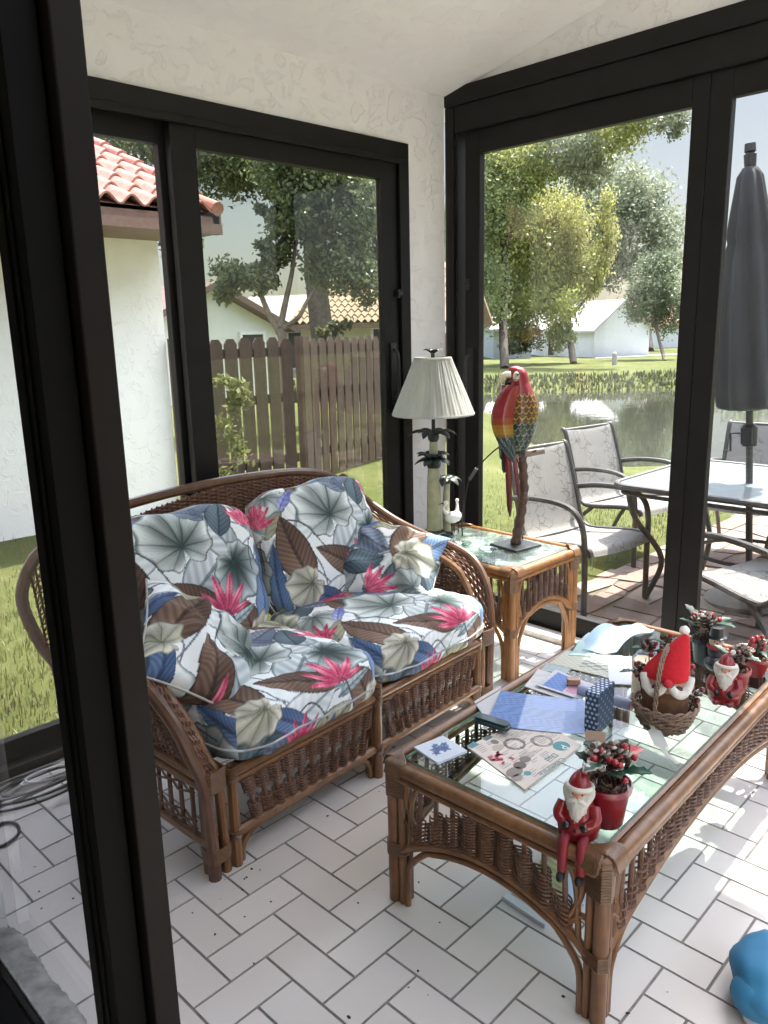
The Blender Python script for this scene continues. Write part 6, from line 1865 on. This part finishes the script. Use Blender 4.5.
for off_ in (0, PI): 
    P = [((br(.086)+.006*math.cos(t*9+off_)*.6)*math.cos(t), (br(.086)+.006*math.cos(t*9+off_)*.6)*math.sin(t), .088+.006*math.sin(t*9+off_)) for t in np.linspace(0, 2*PI, 110)[:-1]]
    b.tube(P, .0042, 7, closed=True)
b.build('rim', M['basket_w'], bk, smooth=70)
hz = math.radians(-172)
b = MB()
for ph_ in (0, 2.1, 4.2):
    P = []
    for t in np.linspace(0, PI, 60):
        r_ = .098+.0035*math.cos(t*16+ph_); P.append((r_*math.cos(t)*math.cos(hz), r_*math.cos(t)*math.sin(hz)+.006*math.sin(t*16+ph_), .085+.190*math.sin(t)**.8+.004*math.sin(t*16+ph_)))
    b.tube(P, .0030, 6)
b.build('handle', M['basket_w'], bk, smooth=70)
# figure in the basket: brown sack body, felt face with white moustache, red hat
AZ = math.radians(-152)
fg = thing('felt_figure', 'felt figure with white beard and tall red hat sitting in the basket', 'figurine', (BX, BY, Z0+.012), AZ); fg.scale = (.86, .86, .86)
b = MB(); b.lathe([(0, 0), (.045, 0), (.062, .02), (.070, .06), (.070, .10), (.060, .135), (.045, .15), (0, .152)], 30, rfun=lambda a, z: 1+.02*np.sin(a*9+z*30)); b.build('body', simple('brown_sack_cloth', tuple(lin((92, 64, 44))), .9, 0, .3, 50, .4), fg, smooth=70)
b = MB(); b.ell((.012, 0, .155), (.060, .066, .046), 24, 14); b.build('head', simple('dusky_felt_face', tuple(lin((176, 140, 126))), .9, 0, .15, 60, .2), fg, smooth=70)
b = MB()
b.lathe([(.0695, .0), (.071, .004), (.0650, .025), (.052, .052), (.037, .08), (.022, .108), (.011, .122), (.0, .126)], 36, (.008, 0, .172), cap=False, rfun=lambda a, z: 1+.035*np.sin(a*3+z*40)); b.v = [v+np.array([1, 0, 0])*(-.0)*0+np.c_[-.045*np.clip((v[:, 2]-.19)/.12, 0, 1)**2, .052*np.clip((v[:, 2]-.18)/.12, 0, 1.1)**1.3, 0*v[:, 2]] for v in b.v]
b.build('hat', simple('bright_red_felt', tuple(lin((186, 22, 36))), .9, 0, .12, 70, .2), fg, smooth=60)
b = MB(); b.ell((-.046, .048, .302), .016, 16, 12, fun=lambda v: v*(1+.06*np.sin(v[:, :1]*19)*np.sin(v[:, 1:2]*17))); b.build('pompom', simple('white_fluff', (.72, .70, .67), .95, 0, .1, 90, .5), fg, smooth=70)
b = MB(); b.ell((.079, 0, .172), (.014, .014, .014), 16, 12); b.build('nose', simple('red_felt_nose', tuple(lin((176, 40, 50))), .8), fg, smooth=70)
for sg in (-1, 1):
    b = MB(); P = spline([(.073, sg*.010, .162), (.070, sg*.022, .142), (.062, sg*.042, .132), (.046, sg*.058, .145), (.034, sg*.067, .168), (.028, sg*.070, .180)], 5)
    b.tube(P, .0125*np.sin(np.linspace(.45, PI-.5, len(P)))**.6+.003, 12, flat=1.0); b.build('moustache', M['fuzz'] if 'fuzz' in M else M.setdefault('fuzz', simple('white_wool', (.62, .60, .57), .95, 0, .12, 80, .5)), fg, smooth=70)
    b = MB(); b.ell((.062, sg*.030, .178), (.005, .0075, .0075), 12, 8); b.build('eye', M['dark'], fg, smooth=70)
    b = MB(); b.ell((.063, sg*.030, .150), (.006, .016, .011), 12, 8); b.build('cheek', simple('mottled_cheek', tuple(lin((84, 62, 58))), .9, 0, .6, 80), fg, smooth=70)
# holly sprigs stuck in the basket
sp = thing('holly_spray', 'holly and red berry spray standing in the wicker basket', 'decoration', (BX, BY, Z0+.02), 0); sp.scale = (.86, .86, .86)
o3 = np.array([0, 0, 0])
for k, (x, y, z, s_) in enumerate(((.015, .070, .205, .045), (.050, .055, .170, .045), (-.010, .085, .130, .042), (.050, .020, .225, .040), (.080, -.02, .14, .038), (.02, -.082, .095, .036))):
    b = MB(); b.tube(spline([(x*.5, y*.5, .01), (x*.8, y*.85, z*.5), (x, y, z)], 4), .002, 6, col=CONE*.7); b.build('stem', M['paint'], sp, colors=True)
    bunch(sp, None, (x, y, z), s_, 6, 3, 1 if k % 2 == 0 else 0, 40+k, .04)
# ribbon with tag beside the basket
b = MB(); P = []
for i in range(24):
    u = i/23; c = np.array([.722-.10*u, -.735-.125*u, Z0+.003+.035*(1-u)**3+.004*math.sin(u*8)]); s_ = np.array([-.6, .75, 0])*(.006+.012*(1 if .15 < u < .45 else 0)); P.append([c-s_, c, c+s_])
b.slab(np.array(P), .0012, lin((190, 190, 184))); tag(b.build('ribbon_tag', M['paper'], None, smooth=60, colors=True), 'pale ribbon and tag trailing from the basket over the glass', 'ribbon')

# ---- potted Christmas arrangements
GG_ = 'Christmas pots with figures on the coffee table'
def potted(name, label, x, y, r, h, col, bunch_args, fig=None, rz=0, hb=.05):
    t = thing(name, label, 'pot', (x, y, Z0), rz, GG_)
    flower_pot(t, None, (0, 0, 0), r, h, col)
    b = MB(); b.tube([(0, 0, h*.85), (.002, .003, h+hb*.6)], .003, 6, col=CONE*.7); b.build('stem', M['paint'], t, colors=True)
    bunch(t, None, (0, .0, h+hb*.4), *bunch_args)
    if fig:
        red_figure(t, None, *fig)
    return t
potted('christmas_pot', 'dark red pot with frosted pine cone, figure dangling its legs, near table corner', .300, -.842, .052, .100, DKR*1.1, (.062, 11, 6, 2, 71, .06, .75), ((-.078, .022, .0), PI+.35, 1.04, True))
potted('christmas_pot', 'faded red pot with pine cones and a squat red figure, beyond the basket', 1.135, -.800, .040, .078, DKR*1.3, (.048, 9, 4, 3, 72, .05, .25), ((-.078, .0, .0), math.radians(195), 1.02, False))
potted('christmas_pot', 'round red pot with berries at the frame edge of the table', 1.300, -.800, .040, .060, DKR*1.25, (.040, 8, 3, 2, 73, .045, .3))
# snowman-style pot: pale figure with black top hat before a dark pot
t = thing('christmas_pot', 'dark blue pot of holly with a pale figure in a black top hat', 'pot', (1.285, -.640, Z0), math.radians(-150), GG_)
flower_pot(t, None, (0, 0, 0), .040, .085, lin((40, 48, 62)))
bunch(t, None, (0, 0, .110), .062, 9, 6, 3, 74, .055, .3)
b = MB(); b.tube([(0, 0, .07), (0, 0, .125)], .003, 6, col=CONE*.7); b.build('stem', M['paint'], t, colors=True)
b = MB(); b.ell((.062, .025, .028), (.030, .032, .028), 18, 12, col=lin((52, 54, 66))); b.ell((.062, .025, .066), (.024, .025, .022), 18, 12, col=lin((44, 46, 58))); b.build('torso', M['paint_gloss'], t, smooth=70, colors=True)
b = MB(); b.ell((.064, .025, .100), (.021, .022, .020), 18, 12, col=lin((212, 190, 176))); b.tube([(.084, .025, .099), (.100, .026, .096)], [.004, .001], 8, col=ORG*1.3)
for sg in (-1, 1): b.ell((.083, .025+sg*.008, .106), .0024, 8, 6, col=BLK)
b.build('head', M['paint'], t, smooth=70, colors=True)
b = MB(); b.lathe([(0, 0), (.031, 0), (.032, .003), (.022, .006), (.0205, .034), (.0, .036)], 26, (.062, .025, .114), col=lin((26, 34, 36))); b.build('top_hat', M['paint_gloss'], t, smooth=40, colors=True)
b = MB(); b.tube([(.063+.023*math.cos(a), .025+.023*math.sin(a), .083) for a in np.linspace(0, 2*PI, 20)[:-1]], .006, 8, closed=True, col=lin((160, 60, 66))); b.build('scarf', M['paint'], t, smooth=70, colors=True)
# loose red berries pick and a tan gift tag by the near pot
pk = thing('berry_pick', 'red foil pick with berries lying behind the near dark red pot', 'decoration', (.520, -.735, Z0), .3); pk.scale = (.62, .62, .62)
b = MB(); P = []
for i in range(10):
    u = i/9; P.append([(-.055+.15*u, -.055*u*1.0+.012*v*(4*u+.6), .012+.030*u+.012*(1-v*v)) for v in (-1, -.5, 0, .5, 1)])
b.slab(np.array(P), .003, lin((190, 74, 78))); b.build('foil_leaf', M['paint_gloss'], pk, smooth=60, colors=True)
bunch(pk, None, (-.020, -.005, .028), .050, 12, 3, 1, 81, .045, .2)
tg = thing('gift_tag', 'tan square gift tag standing behind the red berries of the near pot', 'tag', (.560, -.664, Z0+.001), math.radians(-60))
b = MB(); b.box((-.026, -.0012, 0), (.026, .0012, .044), col=lin((168, 142, 124)), R=rotx(math.radians(-28)), c=(0, 0, 0)); b.build('card', M['paper'], tg, smooth=0, colors=True)
b = MB(); b.tube([(.0, .021, .041), (.01, .026, .048), (.015, .02, .036)], .0012, 5, col=lin((150, 130, 110))); b.build('string', M['paint'], tg, colors=True)

# ================================================================== FLOOR THINGS
sheet('magazine', 'glossy magazine lying on the tiles under the coffee table', 'magazine', [(.355, -.520), (.345, -.662), (.560, -.650), (.570, -.515)], .0005, .012, None, 'reading left under the coffee table', 40, .0, painter=lambda u, v: lin((196, 200, 204)) if (u < .1 or v < .12 or v > .9) else lin((150, 156, 150))*(.55+.5*abs(math.sin(u*7+3*math.sin(v*6)))))
sheet('magazine', 'second magazine fanned over the first, under the coffee table', 'magazine', [(.420, -.560), (.470, -.700), (.640, -.630), (.590, -.500)], .0130, .008, None, 'reading left under the coffee table', 40, .0, painter=lambda u, v: lin((176, 200, 220)) if u > .6 else lin((150, 150, 110))*(.6+.5*abs(math.sin(v*23+u*9))))
# blue soft toy entering the frame
bt = thing('blue_soft_toy', 'sky blue rounded soft toy with a pale foot on the tiles', 'toy', (.512, -1.152, 0), math.radians(20))
b = MB(); b.ell((0, 0, .068), (.125, .085, .058), 32, 20, fun=lambda v: v*(1+.05*np.sin(v[:, :1]*5+v[:, 2:]*4)+.02*np.sin(v[:, 1:2]*13))); b.ell((-.062, .02, .055), (.060, .062, .046), 24, 16); b.build('body', simple('sky_blue_plush', tuple(lin((52, 124, 166))), .6, 0, .12, 12, .15), bt, smooth=180)
b = MB(); b.ell((-.085, .030, .015), (.022, .022, .0145), 16, 10); b.build('foot', simple('pale_plush', (.50, .53, .56), .8), bt, smooth=180)
b = MB(); b.ell((.03, -.06, .020), (.035, .03, .0195), 16, 10); b.build('foot', simple('pale_plush', (.50, .53, .56), .8), bt, smooth=180)
# dried dirt specks scattered on the tiles
b = MB(); r_ = random.Random(12)
for x, y in [(r_.uniform(-.3, .5), r_.uniform(-1.0, .15)) for _ in range(26)]+[(r_.uniform(-.12, .0), r_.uniform(.0, .12)) for _ in range(6)]+[(r_.uniform(-.55, -.1), r_.uniform(.0, .8)) for _ in range(8)]:
    s_ = r_.uniform(.0012, .0034); b.ell((x, y, s_*.4), (s_*r_.uniform(.8, 1.8), s_, s_*.5), 7, 5, rotz(r_.uniform(0, 3)))
tag(b.build('dirt_specks', simple('dark_dirt', (.03, .025, .02), .9), None, smooth=60), 'dark dirt specks scattered over the pale floor tiles', 'dirt', kind='stuff')
# tangled cables at the foot of the window wall
cables = []
M['cable_grey'] = simple('grey_cable', (0.19, 0.19, 0.20), .45); M['cable_black'] = simple('black_cable', (0.03, 0.03, 0.033), .4); M['cable_white'] = simple('white_cable', (.60, .60, .62), .4)
for k, (nm, lb, mat, cx_, cy_, rx, ry, turns, zz, sd) in enumerate((('cable_coil', 'loose coil of grey cable on the tiles by the window wall', 'cable_grey', -.30, .965, .21, .065, 5, .012, 1), ('cable_coil', 'white cable looped over the grey coil by the window wall', 'cable_white', -.24, .955, .15, .045, 2, .030, 2), ('cable_coil', 'black cable strung along the coils by the window wall', 'cable_black', -.33, .925, .24, .085, 2, .024, 3))):
    r = np.random.default_rng(sd); P = []; N_ = turns*26
    for i in range(N_):
        a = 2*PI*i/26; q = 1+.16*math.sin(a*.37+sd)+.08*math.sin(a*1.7+sd*2)
        P.append((cx_+.02*math.sin(a*.21)+rx*q*math.cos(a)*.8, min(YA-.02, cy_+ry*q*math.sin(a)), zz+.010*(1+math.sin(a*1.3+sd))+.0006*i/turns*.2))
    b = MB(); b.tube(spline(P, 2), .0042, 6); tag(b.build(nm, M[mat], None, smooth=70), lb, 'cable', 'tangled cables by the window wall')
b = MB(); b.tube(spline([(-.50, .80, .006), (-.46, .84, .006), (-.43, .80, .006), (-.45, .74, .006), (-.51, .72, .006), (-.56, .76, .006), (-.55, .84, .02), (-.50, .90, .03), (-.42, .93, .03)], 6), .005, 7); tag(b.build('cable_coil', M['cable_black'], None, smooth=70), 'single black loop of cable in front of the tangle', 'cable', 'tangled cables by the window wall')
